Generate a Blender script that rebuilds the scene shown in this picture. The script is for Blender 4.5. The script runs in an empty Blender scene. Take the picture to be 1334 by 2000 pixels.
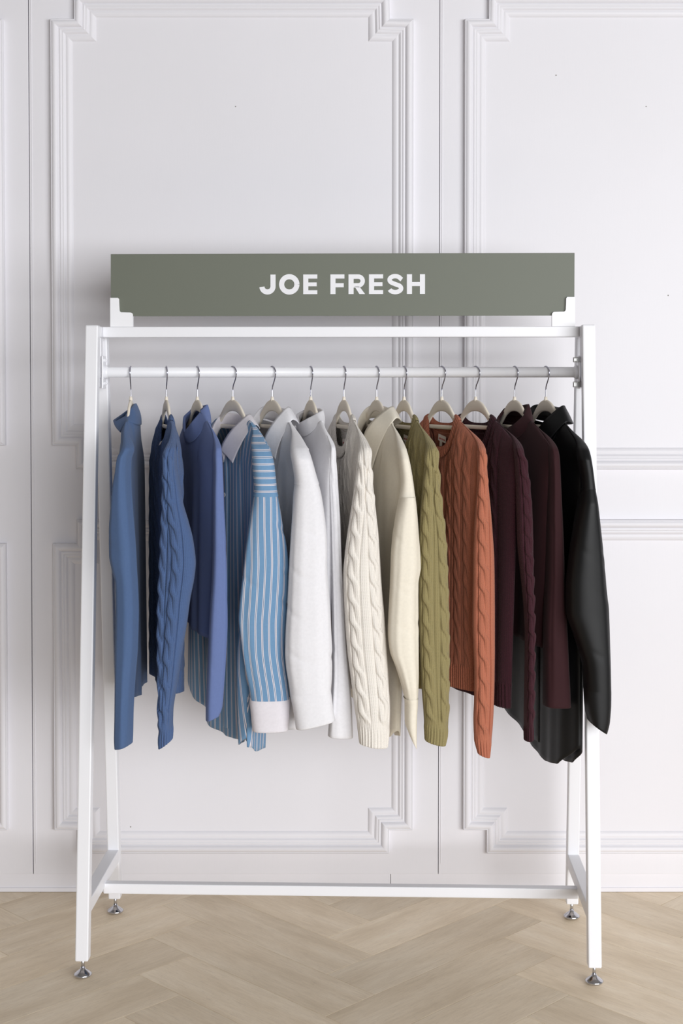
import bpy, bmesh, math, random
import numpy as np
from mathutils import Vector, Matrix

random.seed(7)
rng = np.random.default_rng(7)
SC = bpy.context.scene
COL = SC.collection
PI = math.pi

# ------------------------------------------------------------------ camera
FPX, CX, CY, CAMH = 2778.0, 667.0, 817.0, 1.40
PITCH = math.radians(1.49)
cam_d = bpy.data.cameras.new('camera')
cam = bpy.data.objects.new('camera', cam_d)
COL.objects.link(cam)
cam.location = (0, 0, CAMH)
cam.rotation_euler = (PI / 2 - PITCH, 0, 0)
cam_d.sensor_fit = 'VERTICAL'
cam_d.sensor_height = 36.0
cam_d.sensor_width = 24.0
cam_d.lens = FPX / 2000.0 * 36.0
cam_d.shift_y = -(1000.0 - CY) / 2000.0
cam_d.clip_start = 0.05
SC.camera = cam

# ------------------------------------------------------------------ world, light, exposure
world = bpy.data.worlds.new('world')
SC.world = world
world.use_nodes = True
bg = world.node_tree.nodes['Background']
bg.inputs['Color'].default_value = (0.92, 0.95, 1.0, 1)
bg.inputs['Strength'].default_value = 0.26


def area(name, loc, target, sx, sy, power, color):
    d = bpy.data.lights.new(name, 'AREA')
    d.shape = 'RECTANGLE'
    d.size, d.size_y = sx, sy
    d.energy = power
    d.color = color
    o = bpy.data.objects.new(name, d)
    COL.objects.link(o)
    o.location = loc
    o.rotation_euler = (Vector(target) - Vector(loc)).to_track_quat('-Z', 'Y').to_euler()
    return o


area('window_daylight', (3.5, -3.2, 1.6), (0.0, 3.7, 1.25), 6.2, 2.6, 490, (0.965, 0.98, 1.0))
SC.view_settings.view_transform = 'Standard'
SC.view_settings.look = 'None'
SC.view_settings.gamma = 1.0
SC.view_settings.use_curve_mapping = False
SC.view_settings.exposure = 0.05

# ------------------------------------------------------------------ projection helpers (used once, to survey positions)
cp, sp = math.cos(PITCH), math.sin(PITCH)


def un_y(px, py, Y):
    a = (px - CX) / FPX
    b = -(py - CY) / FPX
    r = np.array([a, cp + b * sp, -sp + b * cp])
    t = Y / r[1]
    return np.array([0, 0, CAMH]) + r * t


def px_of(p):
    y, z = p[1], p[2] - CAMH
    d = y * cp - z * sp
    return CX + FPX * p[0] / d, CY - FPX * (y * sp + z * cp) / d


def zpy(py, Y):
    return un_y(CX, py, Y)[2]


# ------------------------------------------------------------------ object helpers
def tag(o, label=None, cat=None, group=None, kind=None):
    if label: o['label'] = label
    if cat: o['category'] = cat
    if group: o['group'] = group
    if kind: o['kind'] = kind
    return o


def empty(name, loc):
    o = bpy.data.objects.new(name, None)
    COL.objects.link(o)
    o.location = loc
    o.empty_display_size = 0.05
    return o


def world_loc(o):
    v = Vector((0, 0, 0))
    while o is not None:
        v = v + o.location
        o = o.parent
    return v


def link(name, verts, faces, m, parent=None, uv=None, smooth=True, solid=0.0, offset=-1.0):
    """verts in world space; the object sits at its parent's origin"""
    verts = np.asarray(verts, float)
    base = np.array(world_loc(parent)) if parent is not None else np.zeros(3)
    me = bpy.data.meshes.new(name)
    me.from_pydata((verts - base).tolist(), [], [tuple(f) for f in faces])
    me.materials.append(m)
    if uv is not None:
        l = me.uv_layers.new(name='uv')
        vi = np.empty(len(me.loops), dtype=np.int32)
        me.loops.foreach_get('vertex_index', vi)
        l.data.foreach_set('uv', np.asarray(uv, float)[vi].ravel())
    me.polygons.foreach_set('use_smooth', [smooth] * len(me.polygons))
    me.update()
    o = bpy.data.objects.new(name, me)
    COL.objects.link(o)
    if parent is not None: o.parent = parent
    if solid:
        s = o.modifiers.new('thickness', 'SOLIDIFY')
        s.thickness = solid
        s.offset = offset
    return o


def grid_faces(n, m, cu=False, cv=False, off=0):
    i = np.arange(n if cu else n - 1)
    j = np.arange(m if cv else m - 1)
    I, J = np.meshgrid(i, j, indexing='ij')
    I2, J2 = (I + 1) % n, (J + 1) % m
    f = np.stack([I * m + J, I2 * m + J, I2 * m + J2, I * m + J2], -1).reshape(-1, 4) + off
    return f.tolist()


def grid(name, P, m, parent=None, cu=False, cv=False, uv=None, solid=0.0, offset=-1.0, smooth=True, flip=False):
    P = np.asarray(P, float)
    n, k = P.shape[:2]
    f = grid_faces(n, k, cu, cv)
    if flip: f = [q[::-1] for q in f]
    return link(name, P.reshape(-1, 3), f, m, parent, None if uv is None else uv.reshape(-1, 2), smooth, solid, offset)


class MB:
    """collects simple solids, links them as one mesh"""
    def __init__(self): self.bm = bmesh.new()

    def hexa(self, c8, bevel=0.0):
        vs = [self.bm.verts.new(c) for c in c8]
        fs = []
        for q in ((0, 3, 2, 1), (4, 5, 6, 7), (0, 1, 5, 4), (1, 2, 6, 5), (2, 3, 7, 6), (3, 0, 4, 7)):
            fs.append(self.bm.faces.new([vs[i] for i in q]))
        if bevel:
            es = list({e for f in fs for e in f.edges})
            bmesh.ops.bevel(self.bm, geom=es, offset=bevel, segments=2, profile=0.5, affect='EDGES', clamp_overlap=True)

    def box(self, lo, hi, bevel=0.0, M=None):
        x0, y0, z0 = lo
        x1, y1, z1 = hi
        c = [(x0, y0, z0), (x1, y0, z0), (x1, y1, z0), (x0, y1, z0), (x0, y0, z1), (x1, y0, z1), (x1, y1, z1), (x0, y1, z1)]
        if M is not None: c = [M @ Vector(p) for p in c]
        self.hexa(c, bevel)

    def prism(self, pts, d, bevel=0.0):
        """pts: planar world points, d: extrusion vector"""
        d = Vector(d)
        a = [self.bm.verts.new(p) for p in pts]
        b = [self.bm.verts.new(Vector(p) + d) for p in pts]
        n = len(a)
        fs = [self.bm.faces.new(a[::-1]), self.bm.faces.new(b)]
        for i in range(n):
            fs.append(self.bm.faces.new([a[i], a[(i + 1) % n], b[(i + 1) % n], b[i]]))
        if bevel:
            es = list({e for f in fs[:2] for e in f.edges})
            bmesh.ops.bevel(self.bm, geom=es, offset=bevel, segments=2, profile=0.5, affect='EDGES', clamp_overlap=True)

    def lathe(self, prof, c, seg=28, M=None):
        rings = []
        for r, z in prof:
            rr = []
            for k in range(seg):
                t = 2 * PI * k / seg
                p = Vector((r * math.cos(t), r * math.sin(t), z))
                if M is not None: p = M @ p
                rr.append(self.bm.verts.new(p + Vector(c)))
            rings.append(rr)
        for a, b in zip(rings, rings[1:]):
            for k in range(seg):
                self.bm.faces.new([a[k], a[(k + 1) % seg], b[(k + 1) % seg], b[k]])
        self.bm.faces.new(rings[0][::-1])
        self.bm.faces.new(rings[-1])

    def build(self, name, m, parent=None, smooth=False):
        bmesh.ops.recalc_face_normals(self.bm, faces=self.bm.faces)
        base = world_loc(parent) if parent is not None else Vector((0, 0, 0))
        for v in self.bm.verts: v.co -= base
        me = bpy.data.meshes.new(name)
        self.bm.to_mesh(me)
        self.bm.free()
        me.materials.append(m)
        if smooth:
            me.polygons.foreach_set('use_smooth', [True] * len(me.polygons))
        o = bpy.data.objects.new(name, me)
        COL.objects.link(o)
        if parent is not None: o.parent = parent
        return o


def tube(name, pts, r, m, parent=None, seg=10, closed=False):
    pts = np.asarray(pts, float)
    n = len(pts)
    T = np.gradient(pts, axis=0)
    T /= np.linalg.norm(T, axis=1)[:, None]
    ref = np.array([0.3, 0.9, 0.31])
    P = np.zeros((n, seg, 3))
    u = np.cross(T[0], ref); u /= np.linalg.norm(u)
    for i in range(n):
        u = u - T[i] * np.dot(u, T[i]); u /= np.linalg.norm(u)
        v = np.cross(T[i], u)
        for k in range(seg):
            t = 2 * PI * k / seg
            P[i, k] = pts[i] + r * (math.cos(t) * u + math.sin(t) * v)
    V = P.reshape(-1, 3)
    f = grid_faces(n, seg, False, True)
    f.append(list(range(seg))[::-1])
    f.append([(n - 1) * seg + k for k in range(seg)])
    return link(name, V, f, m, parent)


def catmull(pts, n):
    pts = np.asarray(pts, float)
    k = len(pts)
    t = np.linspace(0, k - 1, n)
    out = []
    for x in t:
        i = min(int(x), k - 2)
        f = x - i
        p0, p1, p2, p3 = pts[max(i - 1, 0)], pts[i], pts[i + 1], pts[min(i + 2, k - 1)]
        out.append(0.5 * ((2 * p1) + (p2 - p0) * f + (2 * p0 - 5 * p1 + 4 * p2 - p3) * f ** 2 + (3 * p1 - p0 - 3 * p2 + p3) * f ** 3))
    return np.array(out)


# ------------------------------------------------------------------ materials
def lin(c):
    return tuple(((v / 255) / 12.92 if v / 255 <= 0.04045 else ((v / 255 + 0.055) / 1.055) ** 2.4) for v in c) + (1,)


class NT:
    def __init__(self, name):
        self.m = bpy.data.materials.new(name)
        self.m.use_nodes = True
        self.t = self.m.node_tree
        self.b = self.t.nodes['Principled BSDF']

    def n(self, typ, **kw):
        x = self.t.nodes.new(typ)
        for k, v in kw.items(): setattr(x, k, v)
        return x

    def l(self, a, b): self.t.links.new(a, b)

    def val(self, x, inp):
        if isinstance(x, (int, float)): inp.default_value = x
        else: self.l(x, inp)

    def math(self, op, a, b=0.0, c=None):
        x = self.n('ShaderNodeMath', operation=op)
        self.val(a, x.inputs[0]); self.val(b, x.inputs[1])
        if c is not None: self.val(c, x.inputs[2])
        return x.outputs[0]

    def mix(self, f, a, b):
        x = self.n('ShaderNodeMix', data_type='RGBA')
        self.val(f, x.inputs[0])
        for v, i in ((a, 6), (b, 7)):
            if isinstance(v, tuple): x.inputs[i].default_value = v
            else: self.l(v, x.inputs[i])
        return x.outputs[2]

    def noise(self, vec, scale, detail=3.0, rough=0.55):
        x = self.n('ShaderNodeTexNoise')
        x.inputs['Scale'].default_value = scale
        x.inputs['Detail'].default_value = detail
        x.inputs['Roughness'].default_value = rough
        if vec is not None: self.l(vec, x.inputs['Vector'])
        return x.outputs['Fac']

    def mapping(self, vec, scale):
        x = self.n('ShaderNodeMapping')
        x.inputs['Scale'].default_value = scale
        self.l(vec, x.inputs['Vector'])
        return x.outputs[0]

    def bump(self, h, strength, dist):
        x = self.n('ShaderNodeBump')
        x.inputs['Strength'].default_value = strength
        x.inputs['Distance'].default_value = dist
        self.l(h, x.inputs['Height'])
        self.l(x.outputs[0], self.b.inputs['Normal'])

    def ramp(self, f, stops):
        x = self.n('ShaderNodeValToRGB')
        e = x.color_ramp.elements
        while len(e) < len(stops): e.new(0.5)
        for i, (p, c) in enumerate(stops):
            e[i].position = p
            e[i].color = c
        self.l(f, x.inputs[0])
        return x.outputs[0]


def mat_plain(name, c, rough=0.5, metal=0.0, bumps=None, spec=0.5, vary=0.0):
    k = NT(name)
    k.b.inputs['Base Color'].default_value = lin(c)
    k.b.inputs['Roughness'].default_value = rough
    k.b.inputs['Metallic'].default_value = metal
    k.b.inputs['Specular IOR Level'].default_value = spec
    tc = k.n('ShaderNodeTexCoord')
    if bumps:
        k.bump(k.noise(tc.outputs['Object'], bumps[0], 4), bumps[1], bumps[2])
    if vary:
        f = k.noise(tc.outputs['Object'], 2.5, 4)
        d = tuple(v * (1 - vary) for v in lin(c)[:3]) + (1,)
        k.l(k.mix(f, lin(c), d), k.b.inputs['Base Color'])
    return k.m


def mat_wall():
    k = NT('painted_wall')
    tc = k.n('ShaderNodeTexCoord')
    ob = tc.outputs['Object']
    f = k.noise(ob, 1.7, 3)
    c = k.mix(f, lin((238, 236, 241)), lin((231, 229, 233)))
    # sparse scuffs and chips
    sc = k.noise(k.mapping(ob, (6, 6, 60)), 2.0, 6, 0.7)
    r = k.ramp(sc, [(0.0, (0, 0, 0, 1)), (0.735, (0, 0, 0, 1)), (0.78, (1, 1, 1, 1))])
    c2 = k.mix(k.math('MULTIPLY', r, 0.35), c, lin((150, 143, 140)))
    k.l(c2, k.b.inputs['Base Color'])
    k.b.inputs['Roughness'].default_value = 0.42
    k.b.inputs['Specular IOR Level'].default_value = 0.35
    k.bump(k.noise(k.mapping(ob, (60, 60, 5)), 3.0, 4), 0.06, 0.002)
    return k.m


def mat_wood():
    k = NT('oak_plank')
    tc = k.n('ShaderNodeTexCoord')
    oi = k.n('ShaderNodeObjectInfo')
    add = k.n('ShaderNodeVectorMath', operation='ADD')
    k.l(tc.outputs['Object'], add.inputs[0])
    cx = k.n('ShaderNodeCombineXYZ')
    k.l(k.math('MULTIPLY', oi.outputs['Random'], 37.0), cx.inputs[0])
    k.l(k.math('MULTIPLY', oi.outputs['Random'], 91.0), cx.inputs[1])
    k.l(cx.outputs[0], add.inputs[1])
    v = add.outputs[0]
    broad = k.noise(k.mapping(v, (1.8, 9, 1)), 1.6, 4, 0.6)
    fine = k.noise(k.mapping(v, (9, 90, 1)), 1.5, 6, 0.7)
    pores = k.noise(k.mapping(v, (28, 420, 1)), 1.0, 3, 0.7)
    c = k.ramp(broad, [(0.25, lin((216, 197, 169))), (0.5, lin((233, 216, 190))), (0.75, lin((244, 230, 207)))])
    c = k.mix(k.math('MULTIPLY', k.ramp(fine, [(0.35, (1, 1, 1, 1)), (0.62, (0, 0, 0, 1))]), 0.22), c, lin((186, 165, 138)))
    c = k.mix(k.math('MULTIPLY', k.ramp(pores, [(0.3, (1, 1, 1, 1)), (0.45, (0, 0, 0, 1))]), 0.35), c, lin((172, 151, 126)))
    hs = k.n('ShaderNodeHueSaturation')
    k.l(k.math('ADD', k.math('MULTIPLY', oi.outputs['Random'], 0.20), 1.02), hs.inputs['Value'])
    k.l(c, hs.inputs['Color'])
    k.l(hs.outputs[0], k.b.inputs['Base Color'])
    k.b.inputs['Roughness'].default_value = 0.5
    k.b.inputs['Specular IOR Level'].default_value = 0.35
    k.bump(pores, 0.25, 0.0006)
    return k.m


def mat_cloth(name, c, rough=0.85, weave=0.0011, sheen=0.25, spec=0.2, strength=0.25, stripes=False, twill=False):
    k = NT(name)
    uv = k.n('ShaderNodeUVMap')
    s = k.n('ShaderNodeSeparateXYZ')
    k.l(uv.outputs[0], s.inputs[0])
    u, v = s.outputs[0], s.outputs[1]
    tc = k.n('ShaderNodeTexCoord')
    base = lin(c)
    nz = k.noise(tc.outputs['Object'], 160.0, 3)
    dark = tuple(x * 0.88 for x in base[:3]) + (1,)
    col = k.mix(nz, dark, base)
    if stripes:
        P = 0.0158
        fr = k.math('FRACT', k.math('DIVIDE', u, P))
        d = k.math('ABSOLUTE', k.math('SUBTRACT', fr, 0.5))
        # two thin pale lines either side of a narrow darker gap
        a = k.math('LESS_THAN', k.math('ABSOLUTE', k.math('SUBTRACT', d, 0.092)), 0.048)
        g = k.math('LESS_THAN', d, 0.044)
        col = k.mix(k.math('MULTIPLY', a, 0.9), col, lin((236, 226, 228)))
        col = k.mix(k.math('MULTIPLY', g, 0.6), col, lin((96, 120, 150)))
    k.l(col, k.b.inputs['Base Color'])
    k.b.inputs['Roughness'].default_value = rough
    k.b.inputs['Specular IOR Level'].default_value = spec
    k.b.inputs['Sheen Weight'].default_value = sheen
    k.b.inputs['Sheen Roughness'].default_value = 0.5
    wu = k.math('SINE', k.math('MULTIPLY', u, 2 * PI / weave))
    wv = k.math('SINE', k.math('MULTIPLY', k.math('ADD', v, k.math('MULTIPLY', u, 1.0 if twill else 0.0)), 2 * PI / weave))
    h = k.math('ADD', k.math('MULTIPLY', wu, wv), k.math('MULTIPLY', nz, 1.5))
    k.bump(h, strength, 0.0006)
    return k.m


def mat_knit(name, c, sheen=0.12):
    k = NT(name)
    uv = k.n('ShaderNodeUVMap')
    s = k.n('ShaderNodeSeparateXYZ')
    k.l(uv.outputs[0], s.inputs[0])
    u, v = s.outputs[0], s.outputs[1]
    tc = k.n('ShaderNodeTexCoord')
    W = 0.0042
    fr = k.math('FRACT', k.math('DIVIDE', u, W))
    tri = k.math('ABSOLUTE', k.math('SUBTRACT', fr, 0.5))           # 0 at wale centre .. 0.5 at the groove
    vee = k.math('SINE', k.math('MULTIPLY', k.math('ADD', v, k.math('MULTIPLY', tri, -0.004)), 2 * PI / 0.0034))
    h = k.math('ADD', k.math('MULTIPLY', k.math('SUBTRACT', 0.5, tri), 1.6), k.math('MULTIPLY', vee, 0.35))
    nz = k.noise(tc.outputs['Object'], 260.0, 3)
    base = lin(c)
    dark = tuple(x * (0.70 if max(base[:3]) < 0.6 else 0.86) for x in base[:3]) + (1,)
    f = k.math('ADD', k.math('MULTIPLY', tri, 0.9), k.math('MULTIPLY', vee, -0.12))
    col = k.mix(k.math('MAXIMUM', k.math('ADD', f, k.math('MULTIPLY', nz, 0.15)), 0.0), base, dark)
    k.l(col, k.b.inputs['Base Color'])
    k.b.inputs['Roughness'].default_value = 0.9
    k.b.inputs['Specular IOR Level'].default_value = 0.15
    k.b.inputs['Sheen Weight'].default_value = sheen
    k.b.inputs['Sheen Roughness'].default_value = 0.6
    k.bump(h, 0.6, 0.0012)
    return k.m


M_WALL = mat_wall()
M_WOOD = mat_wood()
M_GAP = mat_plain('dark_gap', (58, 50, 42), 0.9)
M_CEIL = mat_plain('room_paint', (158, 155, 151), 0.9, bumps=(60, 0.1, 0.001))
M_RACK = mat_plain('white_powder_coat', (243, 243, 247), 0.35, bumps=(300, 0.05, 0.0005))
M_CHROME = mat_plain('chrome', (205, 205, 210), 0.16, 1.0, bumps=(40, 0.05, 0.001))
M_STEEL = mat_plain('zinc_steel', (168, 167, 165), 0.35, 1.0)
M_WIRE = mat_plain('hook_wire', (176, 176, 188), 0.2, 1.0)
M_SIGN = mat_plain('sage_board', (110, 114, 102), 0.5, vary=0.05)
M_LETTER = mat_plain('white_vinyl', (238, 238, 242), 0.5)
M_HOLDER = mat_plain('white_holder', (246, 246, 249), 0.4)
M_VELVET = mat_plain('beige_velvet', (238, 229, 214), 0.95, bumps=(900, 0.2, 0.0005), spec=0.1)
M_LABEL = mat_plain('label_tape', (238, 228, 220), 0.8)
M_RED = mat_plain('red_thread', (190, 70, 70), 0.8)
M_BUTTON = mat_plain('pearl_button', (226, 222, 218), 0.25)
M_THREAD = mat_plain('grey_print', (150, 146, 142), 0.8)

# ------------------------------------------------------------------ the setting: floor
W, L = 0.157, 0.628
OX, OY = 0.076, 3.434


def plank_mesh():
    bm = bmesh.new()
    g, c, d = 0.0006, 0.0005, 0.010
    x0, x1, y0, y1 = g, L - g, g, W - g
    lo = [bm.verts.new(p) for p in ((x0, y0, -d), (x1, y0, -d), (x1, y1, -d), (x0, y1, -d))]
    mi = [bm.verts.new(p) for p in ((x0, y0, -c), (x1, y0, -c), (x1, y1, -c), (x0, y1, -c))]
    hi = [bm.verts.new(p) for p in ((x0 + c, y0 + c, 0), (x1 - c, y0 + c, 0), (x1 - c, y1 - c, 0), (x0 + c, y1 - c, 0))]
    bm.faces.new(lo[::-1]); bm.faces.new(hi)
    for a, b in ((lo, mi), (mi, hi)):
        for i in range(4): bm.faces.new([a[i], a[(i + 1) % 4], b[(i + 1) % 4], b[i]])
    me = bpy.data.meshes.new('plank')
    bm.to_mesh(me); bm.free()
    me.materials.append(M_WOOD)
    return me


fb = MB(); fb.box((-3.2, -1.6, -0.06), (3.2, 3.95, -0.0100))
floor = tag(fb.build('floor', M_GAP), kind='structure')
PLANK = plank_mesh()
R2 = math.sqrt(0.5)
YB = 3.865


def clipped_plank(Mx, yb):
    """a plank of the last row, cut where it runs under the baseboard"""
    bm = bmesh.new(); bm.from_mesh(PLANK)
    Mi = Mx.inverted()
    p = Mi @ Vector((0, yb, 0)); nrm = (Mi.to_3x3() @ Vector((0, 1, 0))).normalized()
    bmesh.ops.bisect_plane(bm, geom=bm.verts[:] + bm.edges[:] + bm.faces[:], plane_co=p, plane_no=nrm, clear_outer=True)
    me = bpy.data.meshes.new('plank'); bm.to_mesh(me); bm.free()
    me.materials.append(M_WOOD)
    return me


for k in range(-60, 40):
    for mm in range(-5, 6):
        for typ in (0, 1):
            if typ == 0: u0, v0, ang = k * W + 2 * L * mm, k * W, PI / 4
            else: u0, v0, ang = k * W + 2 * L * mm, k * W, 3 * PI / 4
            x = (u0 - v0) * R2 + OX
            y = (u0 + v0) * R2 + OY
            Mx = Matrix.Translation((x, y, 0)) @ Matrix.Rotation(ang, 4, 'Z')
            cs = [Mx @ Vector(p) for p in ((0, 0, 0), (L, 0, 0), (L, W, 0), (0, W, 0))]
            ys = [c.y for c in cs]; xs = [c.x for c in cs]
            if min(ys) > YB - 0.02 or max(ys) < 1.0 or max(xs) < -2.3 or min(xs) > 2.3: continue
            me = PLANK if max(ys) <= YB else clipped_plank(Mx, YB)
            o = bpy.data.objects.new('plank', me)
            COL.objects.link(o)
            o.parent = floor
            o.matrix_local = Mx

# ------------------------------------------------------------------ the setting: wall of tall panelled doors
YD = 3.862          # face of the doors
wb = MB(); wb.box((-3.2, 3.885, 0), (3.2, 3.95, 3.05))
tag(wb.build('wall_back', M_GAP), kind='structure')
cb = MB(); cb.box((-3.4, -3.5, 3.05), (4.6, 3.95, 3.15))
tag(cb.build('ceiling', M_CEIL), kind='structure')
cb = MB(); cb.box((-3.3, -3.5, 0), (-3.2, 3.95, 3.05))
tag(cb.build('wall_left', M_CEIL), kind='structure')
ZB = zpy(1708, YD)
bb = MB()
bb.box((-3.2, YD + 0.006, 0.0005), (un_y(763, 1700, YD)[0] - 0.0006, 3.886, ZB), 0.0012)
bb.box((un_y(763, 1700, YD)[0] + 0.0006, YD + 0.006, 0.0005), (3.2, 3.886, ZB), 0.0012)
bb.box((-3.2, YD + 0.002, 0.0004), (3.2, YD + 0.0065, 0.012), 0.0012)
tag(bb.build('baseboard_back', M_WALL), kind='structure')

PROFILE = [(0.0, 0.0), (0.0006, 0.0150), (0.0020, 0.0168), (0.0036, 0.0150), (0.0050, 0.0168), (0.008, 0.0186), (0.012, 0.0192), (0.016, 0.0182), (0.0195, 0.0152),
           (0.0215, 0.0118), (0.0222, 0.0098), (0.0245, 0.0122), (0.0275, 0.0128), (0.0295, 0.0114), (0.0302, 0.0104), (0.0325, 0.0116), (0.0355, 0.0108), (0.038, 0.0078),
           (0.0395, 0.0058), (0.043, 0.0074), (0.048, 0.0070), (0.053, 0.0050), (0.0565, 0.0022), (0.058, 0.0)]


def offset_poly(P, d):
    n = len(P)
    out = []
    for i in range(n):
        p0, p1, p2 = P[i - 1], P[i], P[(i + 1) % n]
        e1 = ((p1[0] - p0[0]), (p1[1] - p0[1])); l1 = math.hypot(*e1); n1 = (-e1[1] / l1, e1[0] / l1)
        e2 = ((p2[0] - p1[0]), (p2[1] - p1[1])); l2 = math.hypot(*e2); n2 = (-e2[1] / l2, e2[0] / l2)
        # CCW polygon: left normal points inward
        k = 1 + n1[0] * n2[0] + n1[1] * n2[1]
        out.append((p1[0] + d * (n1[0] + n2[0]) / k, p1[1] + d * (n1[1] + n2[1]) / k))
    return out


def moulding(x0, x1, z0, z1, nx, parent):
    P = [(x0 + nx, z0), (x1 - nx, z0), (x1 - nx, z0 + nx), (x1, z0 + nx), (x1, z1 - nx), (x1 - nx, z1 - nx), (x1 - nx, z1), (x0 + nx, z1),
         (x0 + nx, z1 - nx), (x0, z1 - nx), (x0, z0 + nx), (x0 + nx, z0 + nx)]
    V, F = [], []
    n = len(P)
    for d, h in PROFILE:
        for (x, z) in offset_poly(P, d): V.append((x, YD - h, z))
    # doubled verts per segment keep the mitres crisp
    VV = []
    m = len(PROFILE)
    for i in range(n):
        j = (i + 1) % n
        b = len(VV)
        for a in range(m): VV += [V[a * n + i], V[a * n + j]]
        for a in range(m - 1):
            F.append((b + 2 * a, b + 2 * a + 1, b + 2 * a + 3, b + 2 * a + 2))
    return link('panel_moulding', VV, F, M_WALL, parent, smooth=True)


NOTCH = 0.0645
zt1, zb1 = zpy(-8, YD), zpy(916, YD)
zt2, zb2 = zpy(1014, YD), zpy(1664, YD)
XJ = [(un_y(60, 850, YD)[0]) - 1.107, un_y(60, 850, YD)[0], un_y(857.5, 850, YD)[0], un_y(857.5, 850, YD)[0] + 1.107]
gaps = [0.002, 0.0022, 0.0016, 0.002]
for i in range(3):
    d = empty('door_%d' % (i + 1), ((XJ[i] + XJ[i + 1]) / 2, YD, ZB))
    tag(d, kind='structure')
    a, b = XJ[i] + gaps[i] / 2, XJ[i + 1] - gaps[i + 1] / 2
    s = MB(); s.box((a, YD, ZB + 0.001), (b, YD + 0.022, 2.62), 0.0010)
    s.build('door_panel', M_WALL, d)
    t = MB(); t.box((a + 0.0052, YD - 0.0012, ZB + 0.03), (a + 0.0075, YD + 0.001, 2.61), 0.0004)
    t.build('edge_bead', M_WALL, d)
    if i == 0: px0, px1 = XJ[0] + 0.066, XJ[1] - 0.066
    elif i == 1: px0, px1 = un_y(103.5, 850, YD)[0], un_y(807, 850, YD)[0]
    else: px0, px1 = un_y(905, 850, YD)[0], XJ[3] - 0.066
    moulding(px0, px1, zb1, zt1, NOTCH, d)
    moulding(px0, px1, zb2, zt2, NOTCH, d)
tb = MB(); tb.box((-3.2, YD - 0.004, 2.624), (3.2, 3.886, 3.05), 0.001)
tb.box((-3.2, YD, ZB + 0.001), (XJ[0] - 0.002, 3.886, 2.622), 0.001)
tb.box((XJ[3] + 0.002, YD, ZB + 0.001), (3.2, 3.886, 2.622), 0.001)
tag(tb.build('trim_1', M_WALL), kind='structure')
# small nail holes left in the door panels
for (px, py, i) in ((460, 208, 2), (1086, 147, 3), (1262, 208, 3), (255, 1615, 2), (1305, 577, 3)):
    c = un_y(px, py, YD)
    q = MB(); q.lathe([(0.0022, -0.0004), (0.0016, 0.0004)], (c[0], YD, c[2]), 10, Matrix.Rotation(PI / 2, 4, 'X'))
    q.build('nail_hole', M_THREAD, bpy.data.objects['door_%d' % i])

# ------------------------------------------------------------------ clothes rack
RC = np.array([-0.004, 3.491])
RA = math.radians(-1.8)
RM = Matrix.Translation((RC[0], RC[1], 0)) @ Matrix.Rotation(RA, 4, 'Z')


def rp(x, y, z): return RM @ Vector((x, y, z))


def y_rod(x): return RC[1] + (x - RC[0]) * math.tan(RA)


rack = empty('clothes_rack', (RC[0], RC[1], 0))
tag(rack, 'white tubular steel clothes rack with splayed legs on chrome feet', 'clothes rack')
HX, T2 = 0.598, 0.0155
ZTOP = zpy(635, 3.44)


def leg_y(z, s):            # s=-1 front, +1 back
    f = (z - 0.05) / (ZTOP - 0.05)
    return s * (0.200 + (0.052 - 0.200) * f)


def bar(c0, c1, hw, hd, name, m=M_RACK, bevel=0.003):
    """box bar between two centres in rack coordinates, cut level at both ends when it stands up"""
    b = MB()
    if abs(c1[2] - c0[2]) > abs(c1[0] - c0[0]) + abs(c1[1] - c0[1]):
        c = [rp(q[0] + sx * hw, q[1] + sy * hd, q[2]) for q in (c0, c1) for sx, sy in ((-1, -1), (1, -1), (1, 1), (-1, 1))]
        b.hexa(c, bevel)
    return b.build(name, m, rack)


def beam(lo, hi, name, m=M_RACK, bevel=0.0025):
    b = MB(); b.box(lo, hi, bevel, RM)
    return b.build(name, m, rack)


for sx in (-1, 1):
    for sy in (-1, 1):
        z0 = 0.042
        lg = bar((sx * HX, leg_y(z0, sy), z0), (sx * HX, leg_y(ZTOP, sy), ZTOP), T2, T2, 'leg')
        yb = leg_y(z0, sy)
        f = MB()
        f.lathe([(0.0120, 0.0004), (0.0180, 0.0024), (0.0212, 0.0060), (0.0215, 0.0078), (0.0196, 0.0100), (0.0130, 0.0150), (0.0080, 0.0185), (0.0060, 0.0205), (0.0056, 0.0230)], rp(sx * HX, yb, 0), 32)
        ft = f.build('levelling_foot', M_CHROME, lg, smooth=True)
        f = MB(); f.lathe([(0.0042, 0.020), (0.0042, 0.046)], rp(sx * HX, yb, 0), 16)
        f.build('threaded_stem', M_CHROME, ft, smooth=True)

zr = 0.161      # lower side rails
for sx in (-1, 1):
    b = MB()
    y0, y1 = leg_y(zr, -1) + T2, leg_y(zr, 1) - T2
    b.box((sx * HX - 0.0150, y0 - 0.003, zr - 0.0165), (sx * HX + 0.0150, y1 + 0.003, zr + 0.0165), 0.002, RM)
    b.build('side_rail', M_RACK, rack)
    b = MB()
    zt = ZTOP - 0.016
    b.box((sx * HX - T2, leg_y(zt, -1) + T2 * 0.9, zt - 0.0125), (sx * HX + T2, leg_y(zt, 1) - T2 * 0.9, zt + 0.0145), 0.002, RM)
    b.build('top_rail', M_RACK, rack)
    z2 = zpy(750, 3.49)
    b = MB()
    b.box((sx * HX - 0.011, leg_y(z2, -1) + T2 * 0.9, z2 - 0.009), (sx * HX + 0.011, leg_y(z2, 1) - T2 * 0.9, z2 + 0.016), 0.002, RM)
    b.build('bracket_rail', M_RACK, rack)
    # upright behind the rod bracket
    b = MB()
    b.box((sx * HX - 0.011, -0.014, z2 + 0.012), (sx * HX + 0.011, 0.012, ZTOP - 0.026), 0.0015, RM)
    b.build('upright', M_RACK, rack)

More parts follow.
